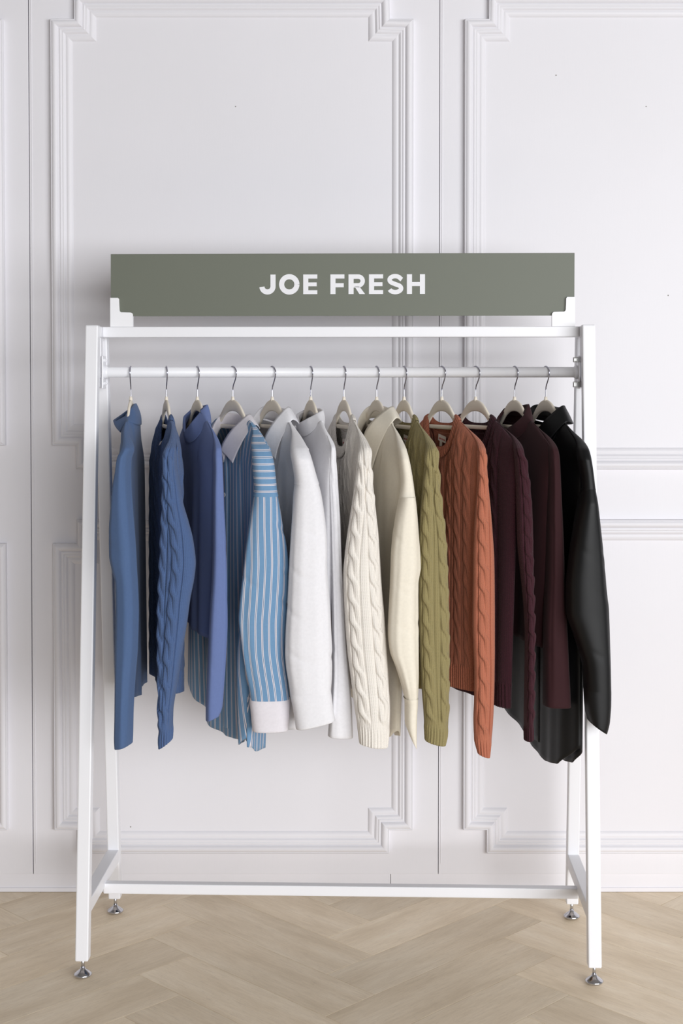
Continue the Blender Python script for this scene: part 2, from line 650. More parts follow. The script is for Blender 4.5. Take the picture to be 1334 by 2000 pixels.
zlow = zpy(1743.5, 3.47)
beam((-HX + 0.011, -0.013, zlow - 0.0128), (HX - 0.011, 0.013, zlow + 0.0128), 'bottom_bar')
ztb = zpy(648, 3.47)
beam((-HX + T2, -0.0135, ztb - 0.0130), (HX - T2, 0.0135, ztb + 0.0130), 'top_bar')
ZROD = zpy(727, 3.49)
RR = 0.0128
tube('hanging_rod', [rp(-HX + 0.016, 0, ZROD), rp(0, 0, ZROD), rp(HX - 0.016, 0, ZROD)], RR, M_RACK, rack, seg=32)
for sx in (-1, 1):
    x = sx * (HX - 0.0135)
    b = MB()
    b.box((min(x, x - sx * 0.004), -0.020, ZROD - 0.040), (max(x, x - sx * 0.004), 0.020, ZROD + 0.040), 0.0012, RM)
    br = b.build('rod_bracket', M_RACK, rack)
    f = MB()
    f.lathe([(0.0165, 0), (0.0165, 0.006), (0.0142, 0.010)], rp(x - sx * 0.003, 0, ZROD), 28, Matrix.Rotation(RA, 4, 'Z') @ Matrix.Rotation(-sx * PI / 2, 4, 'Y'))
    f.build('rod_socket', M_RACK, br, smooth=False)
    for zz in (-0.028, 0.029):
        for yy in (-0.011, 0.009):
            f = MB()
            f.lathe([(0.0042, 0), (0.0042, 0.003), (0.0022, 0.0046)], rp(x - sx * 0.004, yy, ZROD + zz), 8, Matrix.Rotation(RA, 4, 'Z') @ Matrix.Rotation(-sx * PI / 2, 4, 'Y'))
            f.build('bolt', M_STEEL if sx > 0 else M_RACK, br)
    if sx > 0:
        for zz, h in ((-0.030, 0.007), (0.030, 0.006)):
            b = MB()
            b.box((HX - 0.031, -0.022, ZROD + zz - h), (HX - 0.006, -0.0145, ZROD + zz + h), 0.0012, RM)
            b.box((HX - 0.0305, -0.0255, ZROD + zz - h * 0.7), (HX - 0.0215, -0.021, ZROD + zz + h * 0.7), 0.0010, RM)
            b.build('clamp', M_STEEL, rack)

# ------------------------------------------------------------------ sign board on the top bar
SY = -0.004                                         # rack y of the board's front face
ys = RC[1] + SY
xs0 = un_y(216.5, 555, ys + 0.017)[0]; xs1 = un_y(1122, 555, ys - 0.017)[0]
zs1 = zpy(495, ys); zs0 = zpy(617, ys)
sign = empty('sign_board', tuple(rp(0, SY, zs0)))
tag(sign, 'long sage green sign board with white capital letters standing above the rack', 'sign')
b = MB()
lx0, lx1 = (xs0 - RC[0]) / math.cos(RA), (xs1 - RC[0]) / math.cos(RA)
b.box((lx0, SY, zs0), (lx1, SY + 0.004, zs1), 0.0004, RM)
b.build('board', M_SIGN, sign)


def stroke(pts, w):
    """flat strip of quads along a 2D polyline, butt ends, mitred joints"""
    pts = np.asarray(pts, float)
    n = len(pts)
    seg = pts[1:] - pts[:-1]
    seg /= np.linalg.norm(seg, axis=1)[:, None]
    nm = np.stack([-seg[:, 1], seg[:, 0]], 1)
    q = []
    for i in range(n):
        if i == 0: o = nm[0]
        elif i == n - 1: o = nm[-1]
        else:
            o = nm[i - 1] + nm[i]
            o = o / (1 + np.dot(nm[i - 1], nm[i]))
        q.append((pts[i] + o * w / 2, pts[i] - o * w / 2))
    return [(q[i][0], q[i + 1][0], q[i + 1][1], q[i][1]) for i in range(n - 1)]


def arc(cx, cy, rx, ry, a0, a1, n):
    t = np.radians(np.linspace(a0, a1, n))
    return [(cx + rx * math.cos(x), cy + ry * math.sin(x)) for x in t]


def glyphs(text):
    """each glyph as quads in units of cap height, with its left edge; surveyed spacing of the sign"""
    w = 0.262
    def rect(x0, y0, x1, y1): return [((x0, y0), (x1, y0), (x1, y1), (x0, y1))]
    G = {}
    G['J'] = stroke([(0.69, 1.0), (0.69, 0.43)] + arc(0.405, 0.40, 0.285, 0.285, 0, -175, 22)[1:], w)
    G['O'] = stroke(arc(0.52, 0.50, 0.39, 0.39, 0, 360, 49), w)
    G['E'] = rect(0, 0, w, 1) + rect(w, 0, 0.72, 0.2) + rect(w, 0.40, 0.69, 0.595) + rect(w, 0.79, 0.72, 1)
    G['F'] = rect(0, 0, w, 1) + rect(w, 0.345, 0.68, 0.555) + rect(w, 0.79, 0.715, 1)
    G['R'] = rect(0, 0, w, 1) + stroke([(w, 0.888), (0.50, 0.888)] + arc(0.50, 0.665, 0.223, 0.223, 90, -90, 17)[1:] + [(w, 0.442)], 0.224) \
        + [((0.30, 0.40), (0.545, 0.40), (0.845, 0.0), (0.555, 0.0))]
    G['S'] = stroke([(0.765, 0.735)] + arc(0.425, 0.72, 0.285, 0.185, 20, 235, 20) + [(0.43, 0.50)] + arc(0.43, 0.285, 0.30, 0.19, 52, -162, 22), 0.222)
    G['H'] = rect(0, 0, w, 1) + rect(0.66, 0, 0.66 + w, 1) + rect(w, 0.40, 0.66, 0.605)
    X = [0.0, 1.0, 2.232, 3.62, 4.542, 5.585, 6.493, 7.514]
    return [[[(p[0] + x, p[1]) for p in q] for q in G[ch]] for ch, x in zip(text, X)]


def lettering(text, origin, right, up, nrm, cap, depth, m, parent, joined=None):
    """every letter a part of its own, or all of them one small printed part"""
    right, up, nrm, o = (np.asarray(v, float) for v in (right, up, nrm, origin))
    V, F = [], []
    for g in glyphs(text):
        if not joined: V, F = [], []
        for quad in g:
            b = len(V)
            for dz in (0, depth):
                for (x, y) in quad: V.append(o + right * x * cap + up * y * cap + nrm * dz)
            F += [(b + 4, b + 5, b + 6, b + 7), (b, b + 3, b + 2, b + 1)]
            for i in range(4):
                j = (i + 1) % 4
                F.append((b + i, b + j, b + j + 4, b + i + 4))
        if not joined: link('letter', V, F, m, parent, smooth=False)
    if joined: return tag(link(joined, V, F, m, parent, smooth=False), kind='stuff')


cap = zpy(536, ys) - zpy(574.4, ys)
x_l = un_y(507, 555, ys + 0.005)[0]
org = rp((x_l - RC[0]) / math.cos(RA), SY - 0.0002, zpy(574.4, ys))
rt = np.array([math.cos(RA), math.sin(RA), 0])
lettering('JOEFRESH', org, rt, (0, 0, 1), (-rt[1] * -1, -rt[0], 0), cap, 0.0005, M_LETTER, sign)

for side in (-1, 1):
    lab = 'white plastic corner clip holding the %s end of the sign on the top bar' % ('left' if side < 0 else 'right')
    e = lx0 - 0.001 if side < 0 else lx1 + 0.001
    zb_, z1_, z2_ = ztb + 0.0131, zpy(610, ys), zpy(581, ys)
    w1, w2 = 0.022, 0.056
    r = 0.006
    def P(t, z): return rp(e - side * t, SY - 0.0065, z)
    out = [(0, zb_), (w2, zb_), (w2, z1_ - r)] + [(w2 - r + r * math.cos(a), z1_ - r + r * math.sin(a)) for a in np.linspace(0.3, PI / 2, 5)]
    out += [(w1 + r - r * math.sin(a), z1_ + r - r * math.cos(a)) for a in np.linspace(0, PI / 2, 5)]
    out += [(w1, z2_ - 0.003), (w1 - 0.003, z2_), (0, z2_)]
    h = empty('sign_clip', tuple(rp(e - side * 0.028, SY, zb_)))
    tag(h, lab, 'sign clip', 'sign clips on the top bar')
    b = MB()
    pts = [P(t, z) for t, z in out]
    if side > 0: pts = pts[::-1]
    d = RM.to_3x3() @ Vector((0, 0.0055, 0))
    b.prism(pts, d, 0.0006)
    b.build('front_plate', M_HOLDER, h)
    b = MB()
    xx = sorted((e - side * 0.001, e - side * (w2 - 0.001)))
    b.box((xx[0], SY + 0.0048, zb_), (xx[1], SY + 0.012, z1_ - 0.003), 0.0008, RM)
    b.box((xx[0], SY - 0.001, zb_), (xx[1], SY + 0.005, zs0 - 0.0006), 0.0003, RM)
    b.build('back_plate', M_HOLDER, h)

# ------------------------------------------------------------------ hangers
ZH = zpy(781, 3.49)           # top of every hanger body
HR = 0.213                    # half length of a hanger


class Frame:
    """a garment's plane: a along the hanger (towards the viewer +), b out of the garment's front, z up"""
    def __init__(s, px, tip_px, theta=None):
        Y = 3.49
        for _ in range(4):
            X = (px - CX) / FPX * Y
            Y = y_rod(X)
        s.X, s.Y = X, Y
        if theta is None:
            lo, hi = -0.3, 1.0
            for _ in range(40):
                t = (lo + hi) / 2
                x = CX + FPX * (X + HR * math.sin(t)) / (Y - HR * math.cos(t))
                if x < tip_px: lo = t
                else: hi = t
            theta = t
        s.th = theta
        s.en = np.array([math.sin(theta), -math.cos(theta), 0.0])
        s.ef = np.array([-math.cos(theta), -math.sin(theta), 0.0])
        s.O = np.array([X, Y, 0.0])

    def p(s, a, b, z):
        a, b, z = np.broadcast_arrays(np.asarray(a, float), np.asarray(b, float), np.asarray(z, float))
        return s.O + a[..., None] * s.en + b[..., None] * s.ef + z[..., None] * np.array([0, 0, 1.0])

    def z(s, py, a=0.0): return zpy(py, s.Y + a * s.en[1])

    def yat(s, a): return s.Y + a * s.en[1]


def sheet_plate(fr, pts, half, bevel):
    """a flat outline (a,z) given thickness across the hanger plane"""
    b = MB()
    b.prism([fr.p(a, -half, z) for a, z in pts], fr.ef * 2 * half, bevel)
    return b


def make_hanger(fr, label):
    h = empty('clothes_hanger', tuple(fr.p(0, 0, ZH)))
    tag(h, label, 'hanger', 'beige hangers hanging on the rod')
    # outline of the two arms and the arch
    top = [(0.0, 0.0), (0.012, -0.001), (0.029, -0.006), (0.045, -0.015), (0.060, -0.028), (0.076, -0.042), (0.092, -0.0540), (0.112, -0.0665), (0.14, -0.0835), (0.170, -0.1015), (0.188, -0.1130), (0.196, -0.1190)]
    bot = [(0.193, -0.1240), (0.184, -0.1205), (0.166, -0.1115), (0.138, -0.0950), (0.110, -0.0795), (0.088, -0.0695), (0.070, -0.0560), (0.056, -0.0445), (0.041, -0.0355), (0.022, -0.0290), (0.0, -0.0270)]
    # build as quads between paired stations so the plate stays clean
    n = 24
    T = catmull(np.array(top), n); B = catmull(np.array(bot[::-1]), n)
    V, F = [], []
    hw = 0.0032
    tt = np.concatenate([T[::-1] * np.array([-1, 1]), T[1:]]); bb_ = np.concatenate([B[::-1] * np.array([-1, 1]), B[1:]])
    ring = []
    for (ta, tz), (ba, bz) in zip(tt, bb_):
        c = [(0.25, -hw), (0.0, -hw * 0.5), (0.0, hw * 0.5), (0.25, hw), (0.5, hw), (0.75, hw), (1.0, hw * 0.5), (1.0, -hw * 0.5), (0.75, -hw), (0.5, -hw)]
        r = []
        for f, w in c:
            g = 0.0 if f == 0 else 1.0 if f == 1 else (0.12 if f == 0.25 else 0.88 if f == 0.75 else 0.5)
            r.append(fr.p(ta + (ba - ta) * g, w, ZH + tz + (bz - tz) * g))
        ring.append(r)
    body = grid('shoulder_arms', np.array(ring), M_VELVET, h, False, True)
    # cross bar
    za = ZH - 0.0655
    pts = [fr.p(a, 0, za - 0.0012 * math.cos(a * 14)) for a in np.linspace(-0.087, 0.087, 21)]
    P = []
    for q in pts:
        P.append([q + fr.ef * math.cos(t) * 0.0034 + np.array([0, 0, 1]) * math.sin(t) * 0.0052 for t in np.linspace(0, 2 * PI, 12, endpoint=False)])
    grid('cross_bar', np.array(P), M_VELVET, h, False, True)
    b = MB()
    b.lathe([(0.0042, -0.004), (0.0046, 0.001), (0.0036, 0.004), (0.0034, 0.008)], fr.p(0, 0, ZH), 14)
    b.build('hook_socket', M_VELVET, h, smooth=True)
    r = RR + 0.0017
    path = [(0, ZH), (0, ZH + 0.020), (0.0005, ZROD - 0.040), (0.003, ZROD - 0.032), (0.010, ZROD - 0.022), (0.0165, ZROD - 0.010), (0.0180, ZROD + 0.002)]
    path += [(r * 1.08 * math.cos(t), ZROD + r * math.sin(t)) for t in np.radians([42, 66, 90, 114, 140, 165, 188])]
    c = catmull(np.array(path), 60)
    k = 1 / math.cos(fr.th - RA)
    tube('hook', [fr.p(a * k, 0, z) for a, z in c], 0.00155, M_WIRE, h, 8)
    return h


# ------------------------------------------------------------------ cloth building blocks
def smooth01(x): x = np.clip(x, 0, 1); return x * x * (3 - 2 * x)


def cable(d, z, P=0.106, A=0.0064, r=0.0066, hgt=0.0036):
    """relief of a two-strand rope of knitting; d across, z along"""
    h = np.zeros(np.broadcast(d, z).shape)
    for k in (0, 1):
        ph = 2 * PI * z / P + k * PI
        x = A * np.tanh(1.9 * np.cos(ph)) / math.tanh(1.9)
        q = 1 - ((d - x) / r) ** 2
        s = np.where(q > 0, np.sqrt(np.clip(q, 0, 1)) * hgt + 0.0024 * np.sin(ph) * np.clip(q * 3, 0, 1) - 0.0004, 0)
        h = np.maximum(h, s)
    e = np.abs(np.abs(d) - (A + r + 0.0016))
    return h - 0.0034 * np.exp(-(e / 0.0013) ** 2)


def interp_rows(rows, y):
    R = np.array(rows, float)
    return [np.interp(y, R[:, 0], R[:, k]) for k in range(1, R.shape[1])]


def smooth_rows(rows, n):
    """rows (y, ...) resampled with a monotone-ish smooth curve"""
    R = np.array(rows, float)
    y = np.linspace(R[0, 0], R[-1, 0], n)
    out = np.empty((n, R.shape[1])); out[:, 0] = y
    # cubic hermite with finite-difference slopes
    h = np.diff(R[:, 0])
    for k in range(1, R.shape[1]):
        v = R[:, k]
        d = np.diff(v) / h
        m = np.empty(len(v)); m[0], m[-1] = d[0], d[-1]
        for i in range(1, len(v) - 1):
            m[i] = 0 if d[i - 1] * d[i] <= 0 else 2 * d[i - 1] * d[i] / (d[i - 1] + d[i])
        idx = np.clip(np.searchsorted(R[:, 0], y, 'right') - 1, 0, len(h) - 1)
        t = (y - R[idx, 0]) / h[idx]
        out[:, k] = (2 * t ** 3 - 3 * t ** 2 + 1) * v[idx] + (t ** 3 - 2 * t ** 2 + t) * h[idx] * m[idx] + (-2 * t ** 3 + 3 * t ** 2) * v[idx + 1] + (t ** 3 - t ** 2) * h[idx] * m[idx + 1]
    return out


def sleeve(name, fr, rows, m, parent, nu=72, nv=110, hy=0.036, power=2.4, rot=0.0, fold=0.0, cables=(), cP=0.106, seed=0, along=(0.188, 0.212, 30), dy=0.0,
           slant=0.0, rib=0.0, rib_len=0.0, open_end=True, uv_swap=False, dome=True, top_off=0.0, cscale=1.0, ridges=(), mid=0.0, sag=0.0):
    """a hanging sleeve surveyed as rows (y, left, right) and built as a closed tube of real depth.
    slant: the hem's right end lies that many rows-units higher (+) than its left end"""
    rs = np.random.default_rng(seed + 11)
    if dome:      # the head of the sleeve runs up the shoulder as a thin ridge
        aa = np.linspace(0.105, 0.206, 40)
        rz = ZH - 0.047 - 0.068 * ((aa - 0.094) / 0.121) ** 1.15
        rq = np.array([px_of(fr.p(q, 0, z)) for q, z in zip(aa, rz)])
        y_a, y_b = rq[0, 1] + 1.0 + top_off, rq[-1, 1]
        R_ = np.array([list(r) for r in rows], float)
        ys_ = np.concatenate([np.linspace(y_a, y_b + 22, 22), np.linspace(y_b + 22, R_[-1, 0], nv - 21)[1:]])
        Sm = smooth_rows(rows, 400)
        S = np.stack([ys_] + [np.interp(ys_, Sm[:, 0], Sm[:, c]) for c in range(1, Sm.shape[1])], 1)
        q = np.clip((ys_ - y_a) / (y_b + 22 - y_a), 0, 1)
        wid = (S[:, 2] - S[:, 1])
        full = np.interp(y_b + 22, R_[:, 0], R_[:, 2] - R_[:, 1])
        grow_ = 0.10 + 0.90 * smooth01(q) ** 0.8
        xr_r = np.interp(ys_, rq[:, 1], rq[:, 0]) + 0.5
        blend = smooth01((ys_ - y_a) / (y_b - y_a + 8))
        xr = np.where(q < 1, xr_r + (S[:, 2] - xr_r) * blend, S[:, 2])
        S[:, 1] = np.where(q < 1, np.maximum(xr - full * grow_, S[:, 1] * blend + (xr - full * grow_) * (1 - blend)), S[:, 1])
        S[:, 2] = xr
        al_s = np.where(ys_ < y_b + 22, np.interp(ys_, np.append(rq[:, 1], y_b + 22), np.append(aa, along[1])) , along[1])
        dep_s = 0.12 + 0.88 * smooth01(q)
    else:
        S = smooth_rows(rows, nv)
        al_s = along[0] + (along[1] - along[0]) * np.minimum(1.0, (S[:, 0] - S[0, 0]) / along[2])
        dep_s = np.ones(nv)
    y0, y1 = S[0, 0], S[-1, 0]
    phi = np.linspace(-1.5 * PI, 0.5 * PI, nu)
    c, s = np.cos(phi), np.sin(phi)
    sg = lambda v, p: np.sign(v) * np.abs(v) ** (2 / p)
    ex, ey = sg(c, power), sg(s, power)
    X0, Y0 = ex * 1.0, ey * 1.0
    P = np.zeros((nv, nu, 3)); UV = np.zeros((nv, nu, 2))
    for i in range(nv):
        y, xl, xr = S[i, :3]
        hyy = S[i, 3] if S.shape[1] > 3 else hy
        al = al_s[i]
        Yc = fr.yat(al) + dy * dep_s[i]
        half = (xr - xl) / 2 / FPX * Yc
        cxp = (un_y((xl + xr) / 2, y, Yc))[0]
        a = half
        b = min(hyy, max(half * 1.9, 0.012)) if not dome else min(hyy, max(full / 2 / FPX * Yc * 1.9, 0.012)) * dep_s[i]
        R = np.array([X0 * a, Y0 * b])
        if rot:
            cr, sr = math.cos(rot), math.sin(rot)
            R = np.array([R[0] * cr - R[1] * sr, R[0] * sr + R[1] * cr])
            R[0] *= a / np.abs(R[0]).max()
        t = (y - y0) / (y1 - y0)
        # hem slant: shear the lower third
        sh = slant * smooth01((t - 0.55) / 0.45)
        md = mid * smooth01((t - 0.6) / 0.4)
        xn = R[0] / a
        yy = y - sh * xn + md * (1 - xn ** 2)
        z = np.array([zpy(v, Yc) for v in (y - 10, y + 10)])
        zz = z[0] + (yy - (y - 10)) * (z[1] - z[0]) / 20
        P[i, :, 0] = cxp + R[0]
        P[i, :, 1] = Yc + R[1]
        P[i, :, 2] = zz
    # arc length
    d = np.linalg.norm(np.diff(P, axis=1), axis=2)
    arcl = np.concatenate([np.zeros((nv, 1)), np.cumsum(d, 1)], 1)
    arcl = arcl - arcl[:, nu // 2:nu // 2 + 1]
    zl = P[:, :1, 2].repeat(nu, 1)
    # normals in plan
    T = np.empty_like(P)
    T[:, 1:-1] = P[:, 2:] - P[:, :-2]
    T[:, 0] = T[:, -1] = P[:, 1] - P[:, -2]
    N = np.stack([T[..., 1], -T[..., 0], np.zeros_like(T[..., 0])], -1)
    N /= np.linalg.norm(N, axis=2)[..., None] + 1e-9
    D = np.zeros((nv, nu))
    tt = np.linspace(0, 1, nv)[:, None]
    if fold:
        ph = phi[None, :] + PI / 2
        for k in (3, 5, 8, 11):
            p0 = rs.uniform(0, 6.28); dr = rs.uniform(-1.6, 1.6); am = rs.uniform(0.5, 1.0) / (k ** 0.6)
            D += fold * am * np.sin(k * ph + p0 + dr * tt + 0.6 * np.sin(3 * tt + p0)) * smooth01(tt * 3) * smooth01((1.04 - tt) * 6)
        for k in range(5):            # soft cross creases
            tc, pc = rs.uniform(0.15, 0.85), rs.uniform(-1.3, 1.3)
            w = tt - tc - 0.05 * np.sin(phi[None, :] + PI / 2 - pc)
            D -= fold * 0.7 * np.exp(-(w / 0.018) ** 2) * np.exp(-((np.angle(np.exp(1j * (phi[None, :] + PI / 2 - pc)))) / 0.7) ** 2)
    for (f, amp, wid) in ridges:          # long pressed edges or grooves at a fraction across the front
        pc = math.acos(max(-1, min(1, 2 * f - 1)))
        q = np.angle(np.exp(1j * (phi + pc)))
        D += amp * np.exp(-(q / wid) ** 2)[None, :] * smooth01(tt * 4)
    for f in cables:
        pc = -math.acos(max(-1, min(1, 2 * f - 1)))
        j = int(np.argmin(np.abs(np.angle(np.exp(1j * (phi - pc))))))
        ctr = arcl[:, j:j + 1]
        tot = arcl[:, -1:] - arcl[:, :1]
        q = arcl - ctr
        q = q - tot * np.round(q / tot)
        cc = cable(q / cscale, zl / cscale + 0.013 * f * 10, P=cP) * cscale
        D += cc * smooth01((tt - 0.03) * 30) * (smooth01((1 - rib_len - tt) * 40) if rib_len else 1)
    if rib:
        D += rib * np.cos(arcl * 2 * PI / 0.0072) * (smooth01((tt - 1 + rib_len) * 40))
    Q = P + N * D[..., None]
    UV[..., 0], UV[..., 1] = arcl, zl
    if uv_swap: UV = UV[..., ::-1].copy()
    if open_end:       # turn the hem inside so the end reads as an open tube
        ins = []
        cen = Q[-1].mean(0)
        for f, up in ((0.965, -0.001), (0.90, 0.003), (0.86, 0.012), (0.80, 0.05)):
            r = Q[-1].copy()
            r[:, :2] = cen[:2] + (r[:, :2] - cen[:2]) * f
            r[:, 2] += up
            ins.append(r)
        Q = np.concatenate([Q, np.array(ins)], 0)
        UV = np.concatenate([UV, UV[-1:].repeat(4, 0)], 0)
    F = grid_faces(Q.shape[0], nu, False, False)
    V = Q.reshape(-1, 3)
    # close the seam of the tube with its own uv column
    return link(name, V, F, m, parent, UV.reshape(-1, 2))


class Body:
    """front and back of a garment hanging from a hanger, as two sheets that meet at the shoulders and sides"""
    def __init__(s, fr, parent, m, hem, near=((0, 0.205), (1, 0.20)), far=((0, 0.205), (1, 0.20)), thick=0.020, neck=0.094, zneck=None, slope=0.068, drop_f=0.07, drop_b=0.012, bneck=0.022,
                 nu=60, nv=60, fold=0.006, knit=None, seed=0, hem_back=None, side_in=0.0, solid=0.0022, cP=0.106, rib_len=0.0, sweep=None, face=None, thick_b=None):
        s.fr, s.neck = fr, neck
        zneck = s.zneck = ZH - 0.047 if zneck is None else zneck
        s.drop_f, s.drop_b, s.bneck = drop_f, drop_b, bneck
        rs = np.random.default_rng(seed + 5)
        S = np.concatenate([np.linspace(-1, 1, nu)])
        ks = [(rs.uniform(1.2, 2.2), rs.uniform(0, 6.28), rs.uniform(0.6, 1)), (rs.uniform(2.6, 4.2), rs.uniform(0, 6.28), rs.uniform(0.3, 0.6)), (rs.uniform(5, 8), rs.uniform(0, 6.28), rs.uniform(0.15, 0.3))]
        H = np.array(hem, float)
        HB = np.array(hem_back if hem_back is not None else hem, float)
        n = np.array(near, float); f = np.array(far, float)
        t = np.linspace(0, 1, nv)
        wn, wf = np.interp(t, n[:, 0], n[:, 1]), np.interp(t, f[:, 0], f[:, 1])
        s.sheets = {}
        for side in (1, -1):
            a0 = np.where(S > 0, S * wn[0], S * wf[0])
            r = np.clip(np.abs(a0) / neck, 0, 1)
            dr = drop_f if side > 0 else drop_b
            ztop = np.where(np.abs(a0) < neck, zneck - dr * (1 - r ** 2.4) ** 0.6,
                            zneck - slope * ((np.abs(a0) - neck) / (0.215 - neck)) ** 1.15)
            btop = np.where(np.abs(a0) < neck, bneck * np.sqrt(1 - r ** 2), 0.0)
            A = np.where(S[None, :] > 0, S[None, :] * wn[:, None], S[None, :] * wf[:, None])
            hz = np.interp(A[-1], H[:, 0], H[:, 1]) if side > 0 else np.interp(A[-1], HB[:, 0], HB[:, 1])
            # more rows near the shoulder
            tv = t ** 1.25
            Z = ztop[None, :] + (hz - ztop)[None, :] * tv[:, None]
            dep = (ztop[None, :] - Z)
            full = (thick if side > 0 or thick_b is None else thick_b) * (1 - np.abs(S) ** 5)[None, :] ** 0.6
            rmp = np.sqrt(np.clip(dep / 0.085, 0, 1))
            B = btop[None, :] + (full - btop[None, :]) * rmp
            w = sum(am * np.sin(2 * PI * k * (S[None, :] + 0.12 * tv[:, None] * am) / 2 + p) for k, p, am in ks)
            fo = fold * tv[:, None] ** 0.8 * w * (1 - 0.6 * np.abs(S[None, :]) ** 8)
            Bt = side * B + fo
            if sweep is not None: Bt = Bt + sweep(A, tv[:, None])
            if face is not None and side > 0: Bt = Bt + face(A, dep)
            if knit:
                h = np.zeros_like(Z)
                for ctr in knit:
                    h += cable(A - ctr, Z + ctr * 0.4, P=cP) - 0.0022 * np.exp(-((A - ctr - 0.020) / 0.0012) ** 2)
                inb = smooth01(dep * 40)
                if rib_len: inb = inb * smooth01((Z - hz[None, :] - rib_len) * 200)
                Bt = Bt + side * h * inb * 0.5
                if rib_len:
                    Bt = Bt + side * 0.0015 * np.cos(A * 2 * PI / 0.0075) * (1 - smooth01((Z - hz[None, :] - rib_len) * 200))
            Pq = fr.p(A, Bt, Z)
            uv = np.stack([A + (0.7 if side < 0 else 0), Z], -1)
            s.sheets[side] = (A, Bt, Z)
            grid('front' if side > 0 else 'back', Pq, m, parent, uv=uv, solid=solid, offset=(-1.0), flip=(side < 0))

    def at(s, a, z, side=1, off=0.0):
        A, B, Z = s.sheets[side]
        i = np.abs(A - a).argmin(1)
        zz = Z[np.arange(len(Z)), i]
        k = int(np.abs(zz - z).argmin())
        return s.fr.p(a, B[k, i[k]] + off * side, z)

    def loop(s, n=72, grow=0.0):
        """the neckline as a closed curve (a, b, z)"""
        t = np.linspace(0, 2 * PI, n, endpoint=False)
        a = s.neck * np.cos(t)
        r = np.abs(np.cos(t))
        z = np.where(np.sin(t) > 0, s.zneck - s.drop_f * (1 - r ** 2.4) ** 0.6, s.zneck - s.drop_b * (1 - r ** 2.4) ** 0.6)
        b = s.bneck * np.sin(t)
        return t, a, b, z


def neckband(body, m, parent, width=0.027, ribs=64, lift=0.010):
    """ribbed crew neckband lying in the neckline"""
    t, a, b, z = body.loop(ribs * 6)
    fr = body.fr
    sn = np.sin(t)
    front = np.clip(sn, 0, 1); back = np.clip(-sn, 0, 1)
    ia = a * (1 - width / body.neck * 0.95 * (0.35 + 0.65 * np.abs(np.cos(t)) ** 1.5))
    ib = b * 0.80
    iz = z + width * (0.96 * front ** 0.7 + 0.92 * back ** 0.7) + lift * np.abs(np.cos(t)) ** 3
    oa, ob, oz = a * 1.04, b * 1.15 + np.sign(sn) * 0.003, z - 0.004 * np.abs(sn)
    k = 9
    prof = [(u, 0.0035 * math.sin(PI * u) ** 0.6) for u in np.linspace(0, 1, k)]
    ring = []
    rib = 0.0011 * np.cos(t * ribs)
    for sgn in (1, -1):
        seq = prof if sgn > 0 else prof[::-1]
        for u, h in seq:
            hh = sgn * h + (rib if 0 < u < 1 and sgn > 0 else 0) + (-rib if 0 < u < 1 and sgn < 0 else 0) * 0.6
            pa = oa + (ia - oa) * u
            pb = ob + (ib - ob) * u
            pz = oz + (iz - oz) * u
            # outward: front faces +b, back faces -b, shoulder faces up/out
            nb = sn / (np.abs(sn) + 0.25) * 1.25
            nb = np.clip(nb, -1, 1)
            nz = np.abs(np.cos(t)) ** 2
            ring.append(fr.p(pa, pb + nb * hh, pz + nz * hh))
    P = np.array(ring).transpose(1, 0, 2)
    uv = np.zeros(P.shape[:2] + (2,))
    uv[..., 0] = (t * 0.07)[:, None]; uv[..., 1] = np.linspace(0, width * 2, P.shape[1])[None, :]
    return grid('neckband', P, m, parent, True, True, uv=uv)


def collar_tube(body, m, parent, tops, n=96, rows=14, name='mock_collar', solid=0.0035, base_grow=1.03, curl=0.0, waves=0.0):
    """a standing collar: tops = list of (angle_deg, a, b, z) for the upper edge; 90 = front, 0 = near shoulder, 180 = far, 270 = back"""
    t, a, b, z = body.loop(n)
    T = np.array(sorted(tops), float)
    ang = np.degrees(t)
    ext = np.concatenate([T[-1:] - [360, 0, 0, 0], T, T[:1] + [360, 0, 0, 0]])
    def per(col):
        # periodic smooth interpolation
        v = np.interp(ang, ext[:, 0], ext[:, col])
        for _ in range(5): v = (np.roll(v, 1) + 2 * v + np.roll(v, -1)) / 4
        return v
    ta, tb, tz = per(1), per(2), per(3)
    P = []
    for u in np.linspace(0, 1, rows):
        e = u ** 1.1
        bow = math.sin(PI * u) * curl
        wv = waves * math.sin(PI * u) * np.sin(t * 5)
        P.append(body.fr.p(a * base_grow + (ta - a * base_grow) * e, b * 1.1 + (tb - b * 1.1) * e + (bow + wv) * np.sin(t), (z - 0.003) + (tz - z + 0.003) * u))
    # folded top edge, coming back down inside
    for u in (0.985, 0.9, 0.7, 0.45):
        e = u ** 1.1
        P.append(body.fr.p((a * base_grow + (ta - a * base_grow) * e) * 0.93, (b * 1.1 + (tb - b * 1.1) * e) - 0.0045 * np.sign(np.sin(t)), (z - 0.003) + (tz - z + 0.003) * u))
    P = np.array(P)
    uv = np.zeros(P.shape[:2] + (2,))
    uv[..., 0] = (t * 0.06)[None, :]; uv[..., 1] = P[..., 2]
    return grid(name, P, m, parent, False, True, uv=uv, solid=0.0012, offset=0.0, flip=True)


